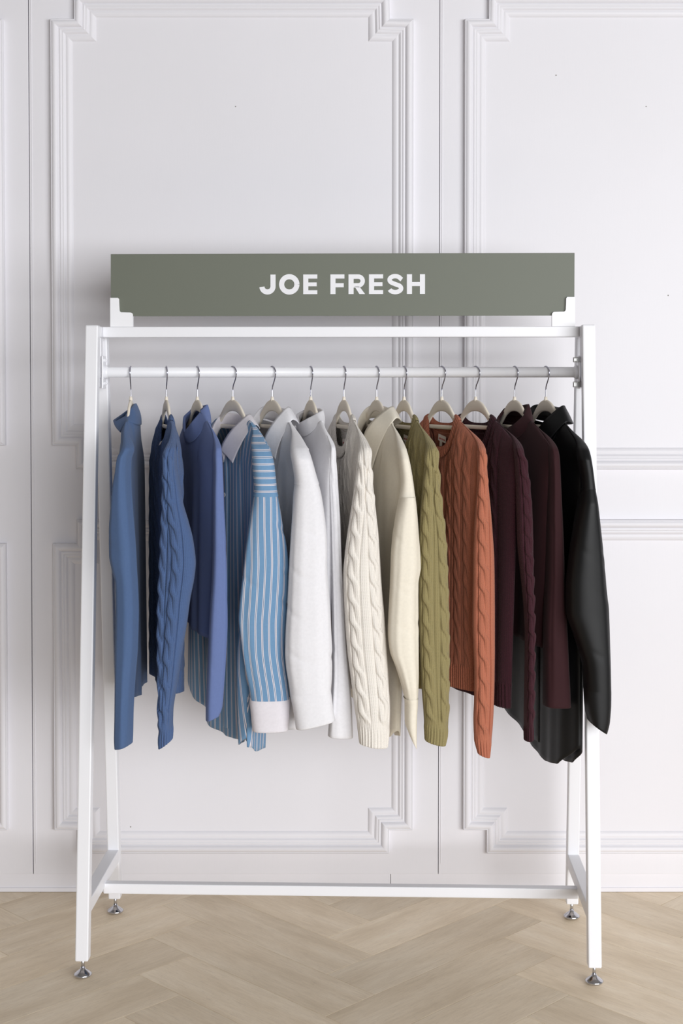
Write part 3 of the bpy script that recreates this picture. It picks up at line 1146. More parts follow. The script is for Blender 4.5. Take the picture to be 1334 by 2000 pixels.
def shirt_collar(body, m, parent, fold, edge, stand_m=None, name='collar', sides=('near', 'far'), solid=0.0022, bulge=0.006):
    """turn-down collar: fold = upper line, edge = outer line, both [(a,b,dz)] from the centre back round to the front tip on the near side"""
    fr = body.fr
    n = 40
    F1 = catmull(np.array(fold), n); E1 = catmull(np.array(edge), n)
    m1 = np.array([-1, 1, 1])
    Fa = np.concatenate([(F1 * m1)[::-1], F1[1:]]); Ea = np.concatenate([(E1 * m1)[::-1], E1[1:]])
    rows = []
    # stand (inside), fold roll, outer leaf
    st = Fa * np.array([0.93, 0.80, 1.0]) - np.array([0, 0, 0.028])
    for u in np.linspace(0, 1, 5): rows.append(st + (Fa * np.array([0.985, 0.97, 1]) - st) * u)
    rows.append(Fa + np.array([0, 0, 0.0022]))
    for u in np.linspace(0.08, 1, 12):
        q = Fa + (Ea - Fa) * u
        q = q + np.stack([np.sign(q[:, 0]) * 0.35, np.zeros(len(q)), np.zeros(len(q))], 1) * bulge * math.sin(PI * u) ** 0.8
        rows.append(q)
    Q = np.array(rows)
    P = fr.p(Q[..., 0], Q[..., 1], body.zneck + Q[..., 2])
    uv = np.zeros(P.shape[:2] + (2,))
    uv[..., 0] = np.linspace(0, 0.4, P.shape[1])[None, :]; uv[..., 1] = np.linspace(0, 0.12, P.shape[0])[:, None]
    return grid(name, P, m, parent, uv=uv, solid=solid, offset=0.0)


def neck_label(body, parent, a=0.0, dz=-0.045, w=0.042, h=0.016, tilt=0.0, tail=True, side=-1):
    """woven brand tape and size tab sewn inside the back neck"""
    fr = body.fr
    z0 = body.zneck + dz
    b0 = -body.bneck * 0.55
    r = fr.en * math.cos(tilt) - np.array([0, 0, 1]) * math.sin(tilt)
    u = fr.en * math.sin(tilt) + np.array([0, 0, 1]) * math.cos(tilt)
    c = fr.p(a, b0, z0)
    def plate(name, cx, cz, ww, hh, m, off, par):
        b = MB()
        p = [c + r * (cx + sx * ww / 2) + u * (cz + sz * hh / 2) + fr.ef * off for sx, sz in ((-1, -1), (1, -1), (1, 1), (-1, 1))]
        b.prism(p, fr.ef * 0.0006)
        return b.build(name, m, par)
    lb = plate('neck_label', 0, 0, w, h, M_LABEL, 0.0, parent)
    lettering('JOEFRESH', c - r * w * 0.40 - u * h * 0.22 + fr.ef * 0.0007, r, u, fr.ef, w * 0.8 / 8.436, 0.0002, M_RED, lb, joined='label_lettering')
    if tail: plate('size_tab', -w * 0.12, -h * 0.5 - 0.011, 0.013, 0.023, M_LABEL, -0.0002, parent)


def far_sleeve(fr, m, parent, ztop, zbot, hx=0.030, hy=0.042, a=-0.225, b=0.0, seed=3, uvk=1.0):
    rs = np.random.default_rng(seed)
    nv, nu = 40, 40
    P = np.zeros((nv, nu, 3)); UV = np.zeros((nv, nu, 2))
    ph = np.linspace(0, 2 * PI, nu, endpoint=False)
    p0 = rs.uniform(0, 6)
    for i, t in enumerate(np.linspace(0, 1, nv)):
        g = math.sqrt(min(1, 0.06 + t * 7))
        taper = 1 - 0.32 * t
        rr = 1 + 0.05 * np.sin(3 * ph + p0 + 2 * t) * t + 0.04 * np.sin(5 * ph + 2 * p0)
        al = a + 0.055 * (1 - min(1, t * 9)) + hy * taper * g * np.cos(ph) * rr
        bl = b + hx * taper * g * np.sin(ph) * rr
        P[i] = fr.p(al, bl, np.full(nu, ztop + (zbot - ztop) * t))
        UV[i, :, 0] = ph * 0.04 * uvk; UV[i, :, 1] = P[i, :, 2]
    ins = P[-1:].copy(); cen = ins.mean(1, keepdims=True)
    extra = np.concatenate([cen + (ins - cen) * 0.94, cen + (ins - cen) * 0.86 + [0, 0, 0.03]], 0)
    P = np.concatenate([P, extra], 0); UV = np.concatenate([UV, UV[-1:], UV[-1:]], 0)
    F = grid_faces(P.shape[0], nu, False, True)
    F.append(list(range(nu)))
    return link('sleeve', P.reshape(-1, 3), F, m, parent, UV.reshape(-1, 2))


def placket(body, m, parent, a0=0.0, w=0.030, z0=None, z1=None, off=0.0022, bow=None):
    zs = np.linspace(z0, z1, 40)
    P = []
    for z in zs:
        P.append([body.at(a0 + da, z, 1, off + e) for da, e in ((-w / 2, -0.0012), (-w / 2 + 0.001, 0.0), (0, 0.0004), (w / 2 - 0.001, 0.0), (w / 2, -0.0012))])
    P = np.array(P)
    uv = np.zeros(P.shape[:2] + (2,)); uv[..., 0] = np.array([-1, -0.9, 0, 0.9, 1]) * w / 2 + a0; uv[..., 1] = zs[:, None]
    return grid('placket', P, m, parent, uv=uv, solid=0.0012)


def button(body, parent, a, z, off=0.004):
    c = body.at(a, z, 1, off)
    f = body.fr
    M = Matrix(((f.en[0], 0, f.ef[0], 0), (f.en[1], 0, f.ef[1], 0), (0, 1, 0, 0), (0, 0, 0, 1)))
    b = MB()
    b.lathe([(0.0052, 0), (0.0056, 0.0008), (0.0054, 0.0018), (0.0046, 0.0022), (0.0040, 0.0016)], c, 18, M)
    return b.build('button', M_BUTTON, parent, smooth=True)


def garment(name, fr, label, cat, group):
    g = empty(name, tuple(fr.p(0, 0, ZH - 0.10)))
    return tag(g, label, cat, group)


# ------------------------------------------------------------------ fabrics
BLUE = mat_cloth('blue_jersey', (84, 108, 148), 0.9, 0.0014, sheen=0.10)
BLUEKNIT = mat_knit('blue_cable_knit', (82, 106, 150))
PERI = mat_cloth('periwinkle_jersey', (108, 126, 176), 0.75, 0.0011, sheen=0.10)
STRIPE = mat_cloth('striped_poplin', (118, 157, 194), 0.85, 0.0009, sheen=0.1, stripes=True)
WHITE = mat_cloth('white_poplin', (242, 241, 245), 0.85, 0.0010, sheen=0.1)
WCOLLAR = mat_cloth('white_oxford_trim', (236, 232, 238), 0.85, 0.0012, sheen=0.1)
WBLOUSE = mat_cloth('white_crepe', (243, 242, 246), 0.7, 0.0009, sheen=0.1)
IVORY = mat_knit('ivory_cable_knit', (243, 237, 229), 0.1)
CREAM = mat_cloth('cream_satin', (247, 239, 222), 0.5, 0.0008, sheen=0.1, spec=0.35)
OLIVE = mat_knit('olive_cable_knit', (156, 144, 100))
RUST = mat_knit('rust_cable_knit', (190, 116, 90))
WINE = mat_knit('burgundy_cable_knit', (66, 33, 42), 0.08)
WINEJ = mat_cloth('burgundy_jersey', (54, 26, 30), 0.75, 0.0011, sheen=0.06)
BLACK = mat_cloth('black_satin', (11, 12, 14), 0.48, 0.0008, sheen=0.0, spec=0.32, strength=0.12)

GS, GC, GT = 'shirts hanging on the rod', 'cable knit sweaters hanging on the rod', 'fine knit mock neck tops on the rod'

# --- 1 blue mock neck top, far left
f = Frame(255.5, 241, math.radians(3.0))
make_hanger(f, 'beige hanger seen edge on inside the leftmost blue mock neck top')
g = garment('mock_neck_top', f, 'medium blue mock neck top at the far left end of the rod', 'top', GT)
b = Body(f, g, BLUE, [(-0.3, 0.635), (-0.2, 0.62), (0, 0.63), (0.2, 0.65)], near=((0, 0.205), (0.15, 0.19), (1, 0.15)), far=((0, 0.205), (0.3, 0.215), (1, 0.20)), thick=0.021, drop_f=0.03, fold=0.006, seed=1)
zn = b.zneck
collar_tube(b, BLUE, g, [(0, 0.062, 0.004, zn + 0.010), (45, 0.048, 0.034, zn - 0.006), (90, 0.0, 0.044, zn - 0.004), (135, -0.05, 0.030, zn + 0.008), (180, -0.066, 0.004, zn + 0.028), (225, -0.05, -0.010, zn + 0.036), (270, 0.0, -0.012, zn + 0.038), (315, 0.045, -0.008, zn + 0.028)], curl=0.004)
sleeve('sleeve', f, [(846, 243, 262), (860, 240, 264), (880, 235, 261), (896, 230, 256), (920, 226, 255), (950, 221, 256), (1000, 216, 259.5), (1040, 213.5, 263), (1085, 214, 266), (1110, 219, 267), (1138, 226, 268.5), (1192, 227, 270.5), (1260, 226, 269), (1339, 225.5, 263), (1395, 225, 260), (1440, 224, 259), (1456, 225, 258)], BLUE, g,
       hy=0.040, power=3.2, rot=-0.50, fold=0.0012, seed=1, slant=4)
far_sleeve(f, BLUE, g, zn - 0.05, 0.595, a=-0.235, b=0.010, hx=0.020, hy=0.034, seed=1)

# --- 2 blue cable knit sweater
f = Frame(325, 336, math.radians(14.0))
make_hanger(f, 'beige hanger seen edge on inside the blue cable knit sweater')
g = garment('cable_sweater', f, 'blue cable knit sweater with a crew neck, second garment from the left', 'sweater', GC)
KN = [-0.160, -0.120, -0.080, -0.040, 0.0, 0.040, 0.080, 0.120, 0.158]
b = Body(f, g, BLUEKNIT, [(-0.25, 0.645), (0.2, 0.66)], near=((0, 0.205), (0.15, 0.19), (1, 0.15)), far=((0, 0.205), (0.3, 0.225), (1, 0.205)), thick=0.025, drop_f=0.092, drop_b=0.034, bneck=0.011, nu=200, nv=150, knit=KN, seed=2, rib_len=0.055, fold=0.004)
neckband(b, BLUEKNIT, g)
zn = b.zneck
sleeve('sleeve', f, [(832, 325, 341), (855, 322, 343), (880, 322, 344), (905, 322, 345), (939, 321, 350), (984, 319, 358), (1017, 317, 368), (1051, 315, 377), (1085, 313, 382), (1098, 312.5, 383), (1125, 311, 380.5), (1170, 310, 372), (1215, 309, 366), (1282, 310, 355), (1327, 311, 348.5), (1372, 311.5, 341), (1395, 311.5, 338), (1440, 310, 337), (1452, 311, 336)], BLUEKNIT, g,
       nu=190, nv=300, hy=0.044, power=2.3, rot=-0.25, cables=(0.13, 0.56), cP=0.106, seed=2, slant=8, rib=0.0012, rib_len=0.055)
far_sleeve(f, BLUEKNIT, g, zn - 0.05, 0.63, hx=0.018, a=-0.23, b=-0.006, seed=2)
b_ = MB()
b_.prism([f.p(0.0 + q[0], 0.012 + q[2], zn - 0.066 + q[1]) for q in ((-0.010, 0.0, 0.006), (0.012, 0.004, 0.004), (0.012, 0.013, 0.0), (-0.010, 0.009, 0.002))], f.ef * 0.0007)
b_.build('neck_label', M_LABEL, g)

# --- 3 periwinkle mock neck top
f = Frame(385.5, 429)
make_hanger(f, 'beige hanger inside the periwinkle mock neck top with the open collar')
g = garment('mock_neck_top', f, 'smooth periwinkle blue mock neck top with its collar flopping forward', 'top', GT)
b = Body(f, g, PERI, [(-0.25, 0.805), (-0.05, 0.80), (0.2, 0.785)], near=((0, 0.205), (0.15, 0.19), (1, 0.16)), far=((0, 0.205), (1, 0.205)), thick=0.020, drop_f=0.055, seed=3, fold=0.005)
zn = b.zneck
collar_tube(b, PERI, g, [(0, 0.058, 0.004, zn + 0.022), (45, 0.050, 0.028, zn - 0.008), (90, 0.0, 0.034, zn - 0.034), (135, -0.052, 0.024, zn + 0.004), (180, -0.064, 0.0, zn + 0.022), (225, -0.04, -0.018, zn + 0.030), (270, 0.01, -0.020, zn + 0.034), (315, 0.050, -0.014, zn + 0.036)], curl=0.003)
sleeve('sleeve', f, [(843, 416, 428), (860, 414, 431), (882, 415, 434), (916, 416, 436), (972, 415, 438), (1017, 415, 440), (1062, 415, 442), (1125, 413.5, 444), (1170, 411, 444.5), (1215, 408.5, 445), (1260, 406.5, 443.5), (1305, 404.5, 441), (1350, 402.5, 438), (1385, 401, 435), (1402, 401, 429)], PERI, g,
       hy=0.046, power=3.4, rot=0.30, fold=0.0010, seed=3, slant=6)
far_sleeve(f, PERI, g, zn - 0.05, 0.70, hx=0.020, hy=0.034, a=-0.225, b=-0.004, seed=4)

# --- 4 striped shirt
f = Frame(454.7, 529)
make_hanger(f, 'beige hanger under the white collar of the blue striped shirt')
g = garment('button_shirt', f, 'oversized blue striped shirt with white contrast collar and white cuffs', 'shirt', GS)
hemS = [(-0.32, 0.64), (-0.27, 0.63), (-0.2, 0.575), (-0.1, 0.542), (0.0, 0.53), (0.08, 0.528), (0.13, 0.535), (0.19, 0.575), (0.24, 0.64)]
hemB = [(q[0], q[1] - 0.022) for q in hemS]
b = Body(f, g, STRIPE, hemS, thick_b=0.036, sweep=lambda A, t: 0.045 * smooth01((A - 0.10) / 0.08) * smooth01((t - 0.25) / 0.5), near=((0, 0.21), (0.3, 0.20), (0.8, 0.185), (1, 0.165)), far=((0, 0.21), (0.3, 0.25), (1, 0.27)), thick=0.024, drop_f=0.085, bneck=0.030, seed=4, fold=0.012, nu=90, nv=90, hem_back=hemB)
zn = b.zneck
shirt_collar(b, WCOLLAR, g, [(0, -0.030, 0.006), (0.045, -0.027, 0.009), (0.074, -0.004, 0.008), (0.060, 0.026, -0.022), (0.040, 0.042, -0.054), (0.030, 0.046, -0.074)],
             [(0, -0.046, -0.030), (0.064, -0.042, -0.024), (0.112, -0.006, -0.012), (0.106, 0.016, -0.040), (0.094, 0.030, -0.074), (0.082, 0.038, -0.104)], bulge=0.009)
placket(b, STRIPE, g, 0.012, 0.032, zn - 0.09, 0.55)
for k in range(5): button(b, g, 0.014, zn - 0.100 - 0.085 * k)
sleeve('shoulder_yoke', f, [(832, 489, 500), (845, 489, 508), (862, 489, 517), (882, 491, 530), (905, 492, 536), (930, 494, 539), (955, 496, 541.5), (964, 494.6, 543), (967, 494.0, 544), (968.5, 494.4, 543.6)], STRIPE, g,
       hy=0.034, power=2.7, rot=0.10, seed=41, uv_swap=True, open_end=False, along=(0.2, 0.216, 1), dy=-0.004)
sleeve('sleeve', f, [(966, 495.2, 542.6), (980, 493, 545), (1000, 489, 548.5), (1029, 484.5, 552.5), (1070, 479, 559), (1107, 475, 563), (1150, 470, 563.5), (1181, 467, 562.5), (1206, 465.5, 560.5), (1240, 469, 557.5), (1271, 473, 556), (1305, 478.5, 559), (1345, 486, 564), (1364, 488, 566)], STRIPE, g,
       hy=0.034, power=2.7, rot=0.10, fold=0.0032, seed=4, along=(0.216, 0.216, 1), open_end=False, dome=False, dy=-0.004)
sleeve('cuff', f, [(1360, 487.3, 566.3), (1363, 487, 566.5), (1395, 489.5, 565.5), (1425, 492.5, 563)], WCOLLAR, g, hy=0.030, power=2.8, rot=0.10, nv=20, dome=False, along=(0.216, 0.216, 1), dy=-0.004)
far_sleeve(f, STRIPE, g, zn - 0.06, 0.70, hx=0.022, a=-0.24, b=-0.012, seed=5)

# --- 5 white shirt
f = Frame(531.8, 603)
make_hanger(f, 'beige hanger under the open collar of the crisp white button shirt')
g = garment('button_shirt', f, 'crisp white button shirt with pointed collar, right beside the striped shirt', 'shirt', GS)
hemS = [(-0.3, 0.63), (-0.2, 0.59), (-0.05, 0.56), (0.08, 0.562), (0.17, 0.575), (0.24, 0.66)]
b = Body(f, g, WHITE, hemS, near=((0, 0.21), (0.3, 0.20), (0.8, 0.17), (1, 0.15)), far=((0, 0.21), (0.3, 0.23), (1, 0.235)), thick=0.023, drop_f=0.085, bneck=0.030, seed=5, fold=0.009, nu=80, nv=80)
zn = b.zneck
shirt_collar(b, WHITE, g, [(0, -0.032, 0.022), (0.045, -0.029, 0.025), (0.074, -0.004, 0.025), (0.068, 0.026, -0.008), (0.050, 0.040, -0.042), (0.038, 0.042, -0.066)],
             [(0, -0.048, -0.018), (0.062, -0.044, -0.012), (0.102, -0.008, 0.000), (0.100, 0.012, -0.030), (0.092, 0.024, -0.064), (0.086, 0.029, -0.094)], bulge=0.009)
placket(b, WHITE, g, 0.004, 0.032, zn - 0.09, 0.58)
for k in range(5): button(b, g, 0.006, zn - 0.105 - 0.085 * k)
sleeve('shoulder_yoke', f, [(830, 560, 574), (845, 560, 586), (862, 562, 594.5), (882, 566, 604.5), (905, 570, 612), (930, 574, 619), (941, 575, 622.3), (944, 574.4, 623.2), (945.5, 574.8, 622.8)], WHITE, g,
       hy=0.036, power=2.6, rot=0.12, seed=51, uv_swap=True, open_end=False, along=(0.2, 0.216, 1), dy=-0.026)
sleeve('sleeve', f, [(943, 575.8, 622), (961, 573, 627), (1006, 570, 634), (1040, 567.5, 637.5), (1074, 565.5, 639), (1102, 564, 638.5), (1147, 562, 641), (1192, 559.5, 644.5), (1235, 557, 646.5), (1271, 556, 648), (1300, 558, 648), (1327, 562, 647.5), (1352, 566, 646)], WHITE, g,
       hy=0.036, power=2.6, rot=0.12, fold=0.0026, seed=5, along=(0.216, 0.216, 1), open_end=False, dome=False, dy=-0.026)
sleeve('cuff', f, [(1348, 565.5, 646.5), (1351, 565.7, 647), (1380, 571, 650.5), (1414, 577.5, 655)], WHITE, g, hy=0.032, power=2.8, rot=0.12, nv=20, dome=False, along=(0.216, 0.216, 1), dy=-0.026, slant=8)
far_sleeve(f, WHITE, g, zn - 0.06, 0.66, hx=0.026, seed=6)

# --- 6 white mock neck blouse
f = Frame(607, 651)
make_hanger(f, 'beige hanger half hidden in the white stand collar blouse')
g = garment('blouse', f, 'plain white stand collar blouse partly behind the white shirt sleeve', 'blouse', None)
b = Body(f, g, WBLOUSE, [(-0.25, 0.62), (0.2, 0.63)], near=((0, 0.205), (0.3, 0.19), (1, 0.165)), far=((0, 0.205), (1, 0.21)), thick=0.021, drop_f=0.04, seed=6, fold=0.006)
zn = b.zneck
collar_tube(b, WBLOUSE, g, [(0, 0.072, 0.004, zn + 0.014), (45, 0.058, 0.024, zn + 0.002), (90, 0.0, 0.032, zn - 0.012), (135, -0.055, 0.024, zn + 0.010), (180, -0.074, 0.0, zn + 0.020), (225, -0.05, -0.020, zn + 0.024), (270, 0.0, -0.026, zn + 0.026), (315, 0.055, -0.018, zn + 0.022)], curl=0.003)
sleeve('sleeve', f, [(834, 636, 644), (850, 635, 649), (871, 636, 655), (905, 638, 657.5), (950, 640, 660), (1017, 643, 664), (1085, 645, 666.5), (1147, 646.5, 670.5), (1237, 648, 675), (1305, 648.5, 680), (1372, 645, 686), (1410, 642, 688), (1438, 640, 689.5)], WBLOUSE, g,
       hy=0.046, power=2.8, rot=0.25, fold=0.0020, seed=6, dy=0.034, slant=-2)
far_sleeve(f, WBLOUSE, g, zn - 0.05, 0.66, hx=0.024, seed=7)

# --- 7 ivory cable sweater
f = Frame(671.8, 717)
make_hanger(f, 'beige hanger showing its open triangle inside the ivory cable sweater')
g = garment('cable_sweater', f, 'ivory cable knit crew neck sweater in the middle of the rod', 'sweater', GC)
b = Body(f, g, IVORY, [(-0.25, 0.665), (0.2, 0.67)], near=((0, 0.205), (0.15, 0.19), (1, 0.15)), far=((0, 0.205), (1, 0.205)), thick=0.020, drop_f=0.092, drop_b=0.034, bneck=0.011, nu=200, nv=150, knit=KN, seed=7, rib_len=0.055, fold=0.003)
neckband(b, IVORY, g)
neck_label(b, g, a=-0.016, dz=-0.058, tail=False)
zn = b.zneck
sleeve('sleeve', f, [(842, 703, 715), (858, 701, 720), (880, 699, 724), (905, 697, 725), (950, 692, 729), (995, 685.5, 734), (1051, 677, 740), (1085, 673, 742), (1119, 670.5, 744), (1155, 671, 746.5), (1192, 672.6, 750), (1271, 678, 755.5), (1327, 685, 759), (1384, 692, 762), (1430, 699, 760), (1454, 702, 757)], IVORY, g,
       nu=200, nv=300, hy=0.040, power=2.4, rot=0.06, cables=(0.27, 0.78), cP=0.106, seed=7, slant=-4, rib=0.0011, rib_len=0.07, ridges=((0.5, 0.003, 0.25),))
far_sleeve(f, IVORY, g, zn - 0.05, 0.68, hx=0.022, seed=8)

# --- 8 cream satin shirt
f = Frame(735.6, 794)
make_hanger(f, 'beige hanger between the lapels of the cream satin shirt')
g = garment('button_shirt', f, 'cream satin shirt with a wide folded collar and slanted open cuff', 'shirt', GS)
hemS = [(-0.3, 0.68), (-0.2, 0.63), (-0.05, 0.575), (0.08, 0.545), (0.13, 0.555), (0.19, 0.61), (0.24, 0.66)]
b = Body(f, g, CREAM, hemS, near=((0, 0.21), (0.3, 0.20), (0.8, 0.17), (1, 0.15)), far=((0, 0.21), (1, 0.215)), thick=0.020, drop_f=0.085, bneck=0.028, seed=8, fold=0.006, nu=80, nv=80)
zn = b.zneck
shirt_collar(b, CREAM, g, [(0, -0.032, 0.024), (0.045, -0.029, 0.028), (0.076, -0.004, 0.026), (0.055, 0.028, -0.004), (0.026, 0.040, -0.036), (0.014, 0.041, -0.070)],
             [(0, -0.048, -0.016), (0.062, -0.042, -0.006), (0.116, -0.008, 0.004), (0.096, 0.012, -0.034), (0.068, 0.023, -0.082), (0.040, 0.027, -0.124)], bulge=0.012)
placket(b, CREAM, g, 0.018, 0.030, zn - 0.09, 0.58)
sleeve('shoulder_yoke', f, [(826, 762, 776), (842, 768, 781), (860, 773, 787), (878, 777, 794), (905, 780, 801), (940, 783, 807), (969, 780, 811), (972, 779.2, 811.8), (973.5, 779.6, 811.4)], CREAM, g,
       hy=0.036, power=2.5, rot=0.15, seed=81, uv_swap=True, open_end=False, along=(0.2, 0.216, 1), dy=-0.014)
sleeve('sleeve', f, [(970, 780.3, 810.8), (986, 777, 813), (1017, 771, 815.5), (1051, 766, 817.5), (1090, 763, 820), (1108, 762.5, 820.5), (1124, 762, 818), (1140, 761.5, 816), (1170, 760, 816), (1205, 758, 816.5), (1237, 757, 817), (1271, 760.5, 817), (1305, 773, 817), (1340, 784, 816.5), (1372, 792, 815)], CREAM, g,
       hy=0.036, power=2.5, rot=0.15, fold=0.0022, seed=8, along=(0.216, 0.216, 1), open_end=False, dome=False, dy=-0.014)
sleeve('cuff', f, [(1362, 788, 816.3), (1372, 790.5, 816), (1400, 790.5, 814.5), (1430, 793, 814), (1445, 797, 814.2)], CREAM, g, hy=0.030, power=2.5, rot=0.15, nv=24, dome=False, along=(0.216, 0.216, 1), dy=-0.014, slant=-16)
far_sleeve(f, CREAM, g, zn - 0.06, 0.70, hx=0.024, seed=9)

# --- 9 olive cable sweater
f = Frame(789.3, 846)
make_hanger(f, 'beige hanger in the olive green cable sweater')
g = garment('cable_sweater', f, 'olive green cable knit crew neck sweater', 'sweater', GC)
b = Body(f, g, OLIVE, [(-0.25, 0.66), (0.2, 0.675)], near=((0, 0.205), (0.15, 0.19), (1, 0.15)), far=((0, 0.205), (1, 0.20)), thick=0.020, drop_f=0.092, drop_b=0.034, bneck=0.011, nu=200, nv=150, knit=KN, seed=9, rib_len=0.055, fold=0.003)
neckband(b, OLIVE, g)
neck_label(b, g, a=0.0, dz=-0.048, tilt=0.10)
zn = b.zneck
sleeve('sleeve', f, [(838, 829, 840), (852, 829, 846), (868, 829, 852), (890, 829, 854.5), (905, 829, 855), (927, 827, 857), (960, 824, 860), (1006, 820, 866), (1062, 817.5, 872), (1130, 817, 875), (1170, 817, 876.5), (1215, 817.5, 877.5), (1260, 819, 878), (1305, 821, 877.5), (1350, 823.5, 877), (1395, 827, 876), (1430, 829, 874), (1449, 830, 870)], OLIVE, g,
       nu=200, nv=300, hy=0.042, power=2.4, rot=0.05, cables=(0.30, 0.83), cP=0.106, seed=9, dy=0.010, slant=-5, rib=0.0012, rib_len=0.065)
far_sleeve(f, OLIVE, g, zn - 0.05, 0.70, hx=0.022, seed=10)

# --- 10 rust cable sweater
f = Frame(863, 943)
make_hanger(f, 'beige hanger with its cross bar in view above the rust orange sweater')
g = garment('cable_sweater', f, 'rust orange cable knit sweater with ribbed crew neck and white neck label', 'sweater', GC)
b = Body(f, g, RUST, [(-0.25, 0.66), (0.2, 0.672)], near=((0, 0.205), (0.15, 0.20), (1, 0.17)), far=((0, 0.205), (1, 0.20)), thick=0.021, drop_f=0.092, drop_b=0.034, bneck=0.011, nu=220, nv=160, knit=KN, seed=10, rib_len=0.055, fold=0.004)
neckband(b, RUST, g)
neck_label(b, g, a=-0.010, dz=-0.048, tilt=0.16)
zn = b.zneck
sleeve('sleeve', f, [(836, 922, 932), (848, 923, 939), (862, 926, 945), (880, 929, 949), (905, 932.5, 950.5), (950, 931, 954), (995, 928, 958.5), (1040, 925.5, 962), (1085, 924, 965), (1130, 923.5, 966), (1215, 922.5, 966.5), (1260, 924, 966.5), (1316, 926, 966), (1361, 926, 965), (1406, 924.5, 963), (1440, 925.5, 960), (1474, 933, 956)], RUST, g,
       nu=170, nv=320, hy=0.050, power=2.4, rot=0.05, cables=(0.47,), cP=0.106, seed=10, slant=-4, rib=0.0012, rib_len=0.06)
far_sleeve(f, RUST, g, zn - 0.05, 0.68, hx=0.022, seed=11)

# --- 11 burgundy cable sweater
f = Frame(929, 1018)
make_hanger(f, 'beige hanger behind the rust sweater shoulder, in the burgundy cable sweater')
g = garment('cable_sweater', f, 'dark burgundy cable knit sweater with a slim visible sleeve', 'sweater', GC)
b = Body(f, g, WINE, [(-0.25, 0.64), (0.2, 0.63)], near=((0, 0.205), (0.15, 0.20), (1, 0.17)), far=((0, 0.205), (1, 0.20)), thick=0.021, drop_f=0.092, drop_b=0.034, bneck=0.011, nu=200, nv=150, knit=KN[:-1], seed=11, rib_len=0.055, fold=0.006)
neckband(b, WINE, g)
zn = b.zneck
sleeve('sleeve', f, [(842, 999, 1008), (858, 1001, 1016), (882, 1004, 1022), (905, 1006, 1028), (950, 1008, 1035), (1006, 1009, 1039.5), (1062, 1011, 1041), (1130, 1018, 1041.5), (1192, 1024, 1042), (1237, 1026, 1042.5), (1305, 1025.5, 1042), (1361, 1024.5, 1041.5), (1406, 1024, 1041), (1444, 1025, 1040.5)], WINE, g,
       nu=150, nv=300, hy=0.052, power=2.3, rot=0.20, cables=(0.55,), cP=0.106, seed=12, slant=2, rib=0.0012, rib_len=0.055, cscale=0.85)
far_sleeve(f, WINE, g, zn - 0.05, 0.68, hx=0.022, seed=12)

# --- 12 burgundy mock neck top
f = Frame(1005, 1081)
make_hanger(f, 'beige hanger in the burgundy mock neck top')
g = garment('mock_neck_top', f, 'smooth burgundy mock neck top hanging second from the right', 'top', GT)
b = Body(f, g, WINEJ, [(-0.25, 0.80), (0.2, 0.775)], near=((0, 0.205), (0.15, 0.20), (1, 0.17)), far=((0, 0.205), (1, 0.205)), thick=0.020, drop_f=0.05, seed=12, fold=0.005)
zn = b.zneck
collar_tube(b, WINEJ, g, [(0, 0.070, 0.004, zn + 0.014), (45, 0.056, 0.026, zn - 0.010), (90, 0.0, 0.034, zn - 0.030), (135, -0.050, 0.026, zn + 0.000), (180, -0.064, 0.0, zn + 0.024), (225, -0.050, -0.018, zn + 0.034), (270, 0.0, -0.022, zn + 0.034), (315, 0.052, -0.016, zn + 0.038)], curl=0.003)
sleeve('sleeve', f, [(838, 1060, 1071), (850, 1062, 1081), (871, 1065, 1087.5), (894, 1067, 1091.5), (920, 1068, 1093), (950, 1068, 1094.5), (1000, 1067, 1097), (1060, 1067, 1100), (1130, 1066, 1102), (1192, 1063, 1106), (1240, 1061.5, 1108), (1305, 1061, 1111), (1350, 1060.5, 1113.5), (1378, 1060, 1114.5)], WINEJ, g,
       hy=0.044, power=3.0, rot=0.28, fold=0.0014, seed=13, dy=0.020, slant=-2)
far_sleeve(f, WINEJ, g, zn - 0.05, 0.72, hx=0.022, seed=13)

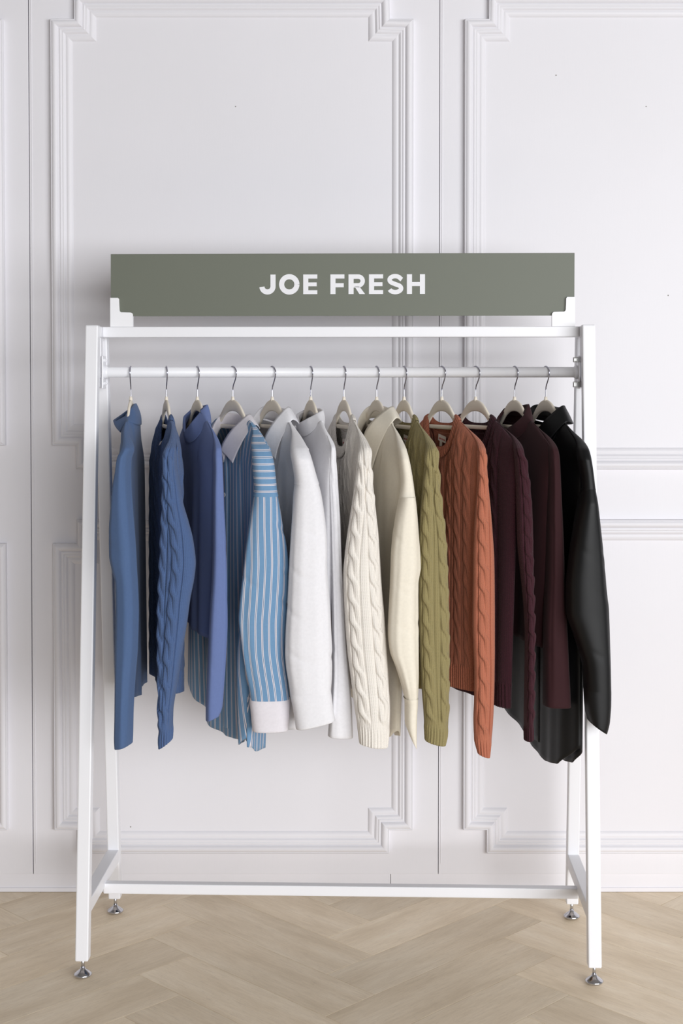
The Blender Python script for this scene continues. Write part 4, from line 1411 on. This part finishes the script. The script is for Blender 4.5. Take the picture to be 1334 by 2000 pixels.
# --- 13 black satin shirt
f = Frame(1066, 1143)
make_hanger(f, 'beige hanger in the black satin shirt at the right end')
g = garment('button_shirt', f, 'black satin shirt with long curved tail at the right end of the rod', 'shirt', GS)
hemS = [(-0.3, 0.62), (-0.26, 0.585), (-0.2, 0.555), (-0.1, 0.525), (-0.02, 0.50), (0.05, 0.482), (0.12, 0.492), (0.19, 0.545), (0.24, 0.60)]
b = Body(f, g, BLACK, hemS, near=((0, 0.21), (0.3, 0.20), (0.8, 0.195), (1, 0.19)), far=((0, 0.21), (0.3, 0.24), (1, 0.25)), thick=0.022, drop_f=0.08, bneck=0.028, seed=14, fold=0.006, nu=90, nv=90)
zn = b.zneck
shirt_collar(b, BLACK, g, [(0, -0.034, 0.026), (0.045, -0.030, 0.029), (0.078, -0.004, 0.030), (0.064, 0.024, 0.004), (0.040, 0.038, -0.024), (0.020, 0.040, -0.045)],
             [(0, -0.050, -0.014), (0.060, -0.044, -0.010), (0.110, -0.006, -0.002), (0.100, 0.014, -0.022), (0.078, 0.030, -0.052), (0.056, 0.036, -0.078)])
placket(b, BLACK, g, 0.004, 0.032, zn - 0.09, 0.52)
sleeve('shoulder_yoke', f, [(832, 1108, 1116), (842, 1113, 1127), (858, 1120, 1142), (882, 1126, 1150.5), (905, 1130, 1155), (930, 1134, 1158.5), (953, 1135.4, 1161.4), (956, 1134.6, 1162.2), (957.5, 1135, 1161.8)], BLACK, g,
       hy=0.040, power=2.5, rot=0.15, seed=131, uv_swap=True, open_end=False, along=(0.2, 0.216, 1), dy=-0.014)
sleeve('sleeve', f, [(954, 1136, 1161.2), (985, 1129, 1166), (1040, 1119, 1173), (1100, 1110, 1180), (1147, 1106, 1184), (1192, 1106, 1189), (1230, 1117, 1190), (1260, 1127, 1190.5), (1300, 1138, 1191.5), (1345, 1141, 1192)], BLACK, g,
       hy=0.040, power=2.5, rot=0.15, fold=0.0009, seed=15, along=(0.216, 0.216, 1), open_end=False, dome=False, dy=-0.014)
sleeve('cuff', f, [(1338, 1140, 1192.3), (1350, 1140.5, 1192.8), (1375, 1142, 1192.5), (1400, 1145, 1190), (1418, 1148, 1184)], BLACK, g, hy=0.034, power=2.5, rot=0.15, nv=24, dome=False, along=(0.216, 0.216, 1), dy=-0.014, slant=-12)
far_sleeve(f, BLACK, g, zn - 0.06, 0.66, hx=0.026, a=-0.235, seed=16)
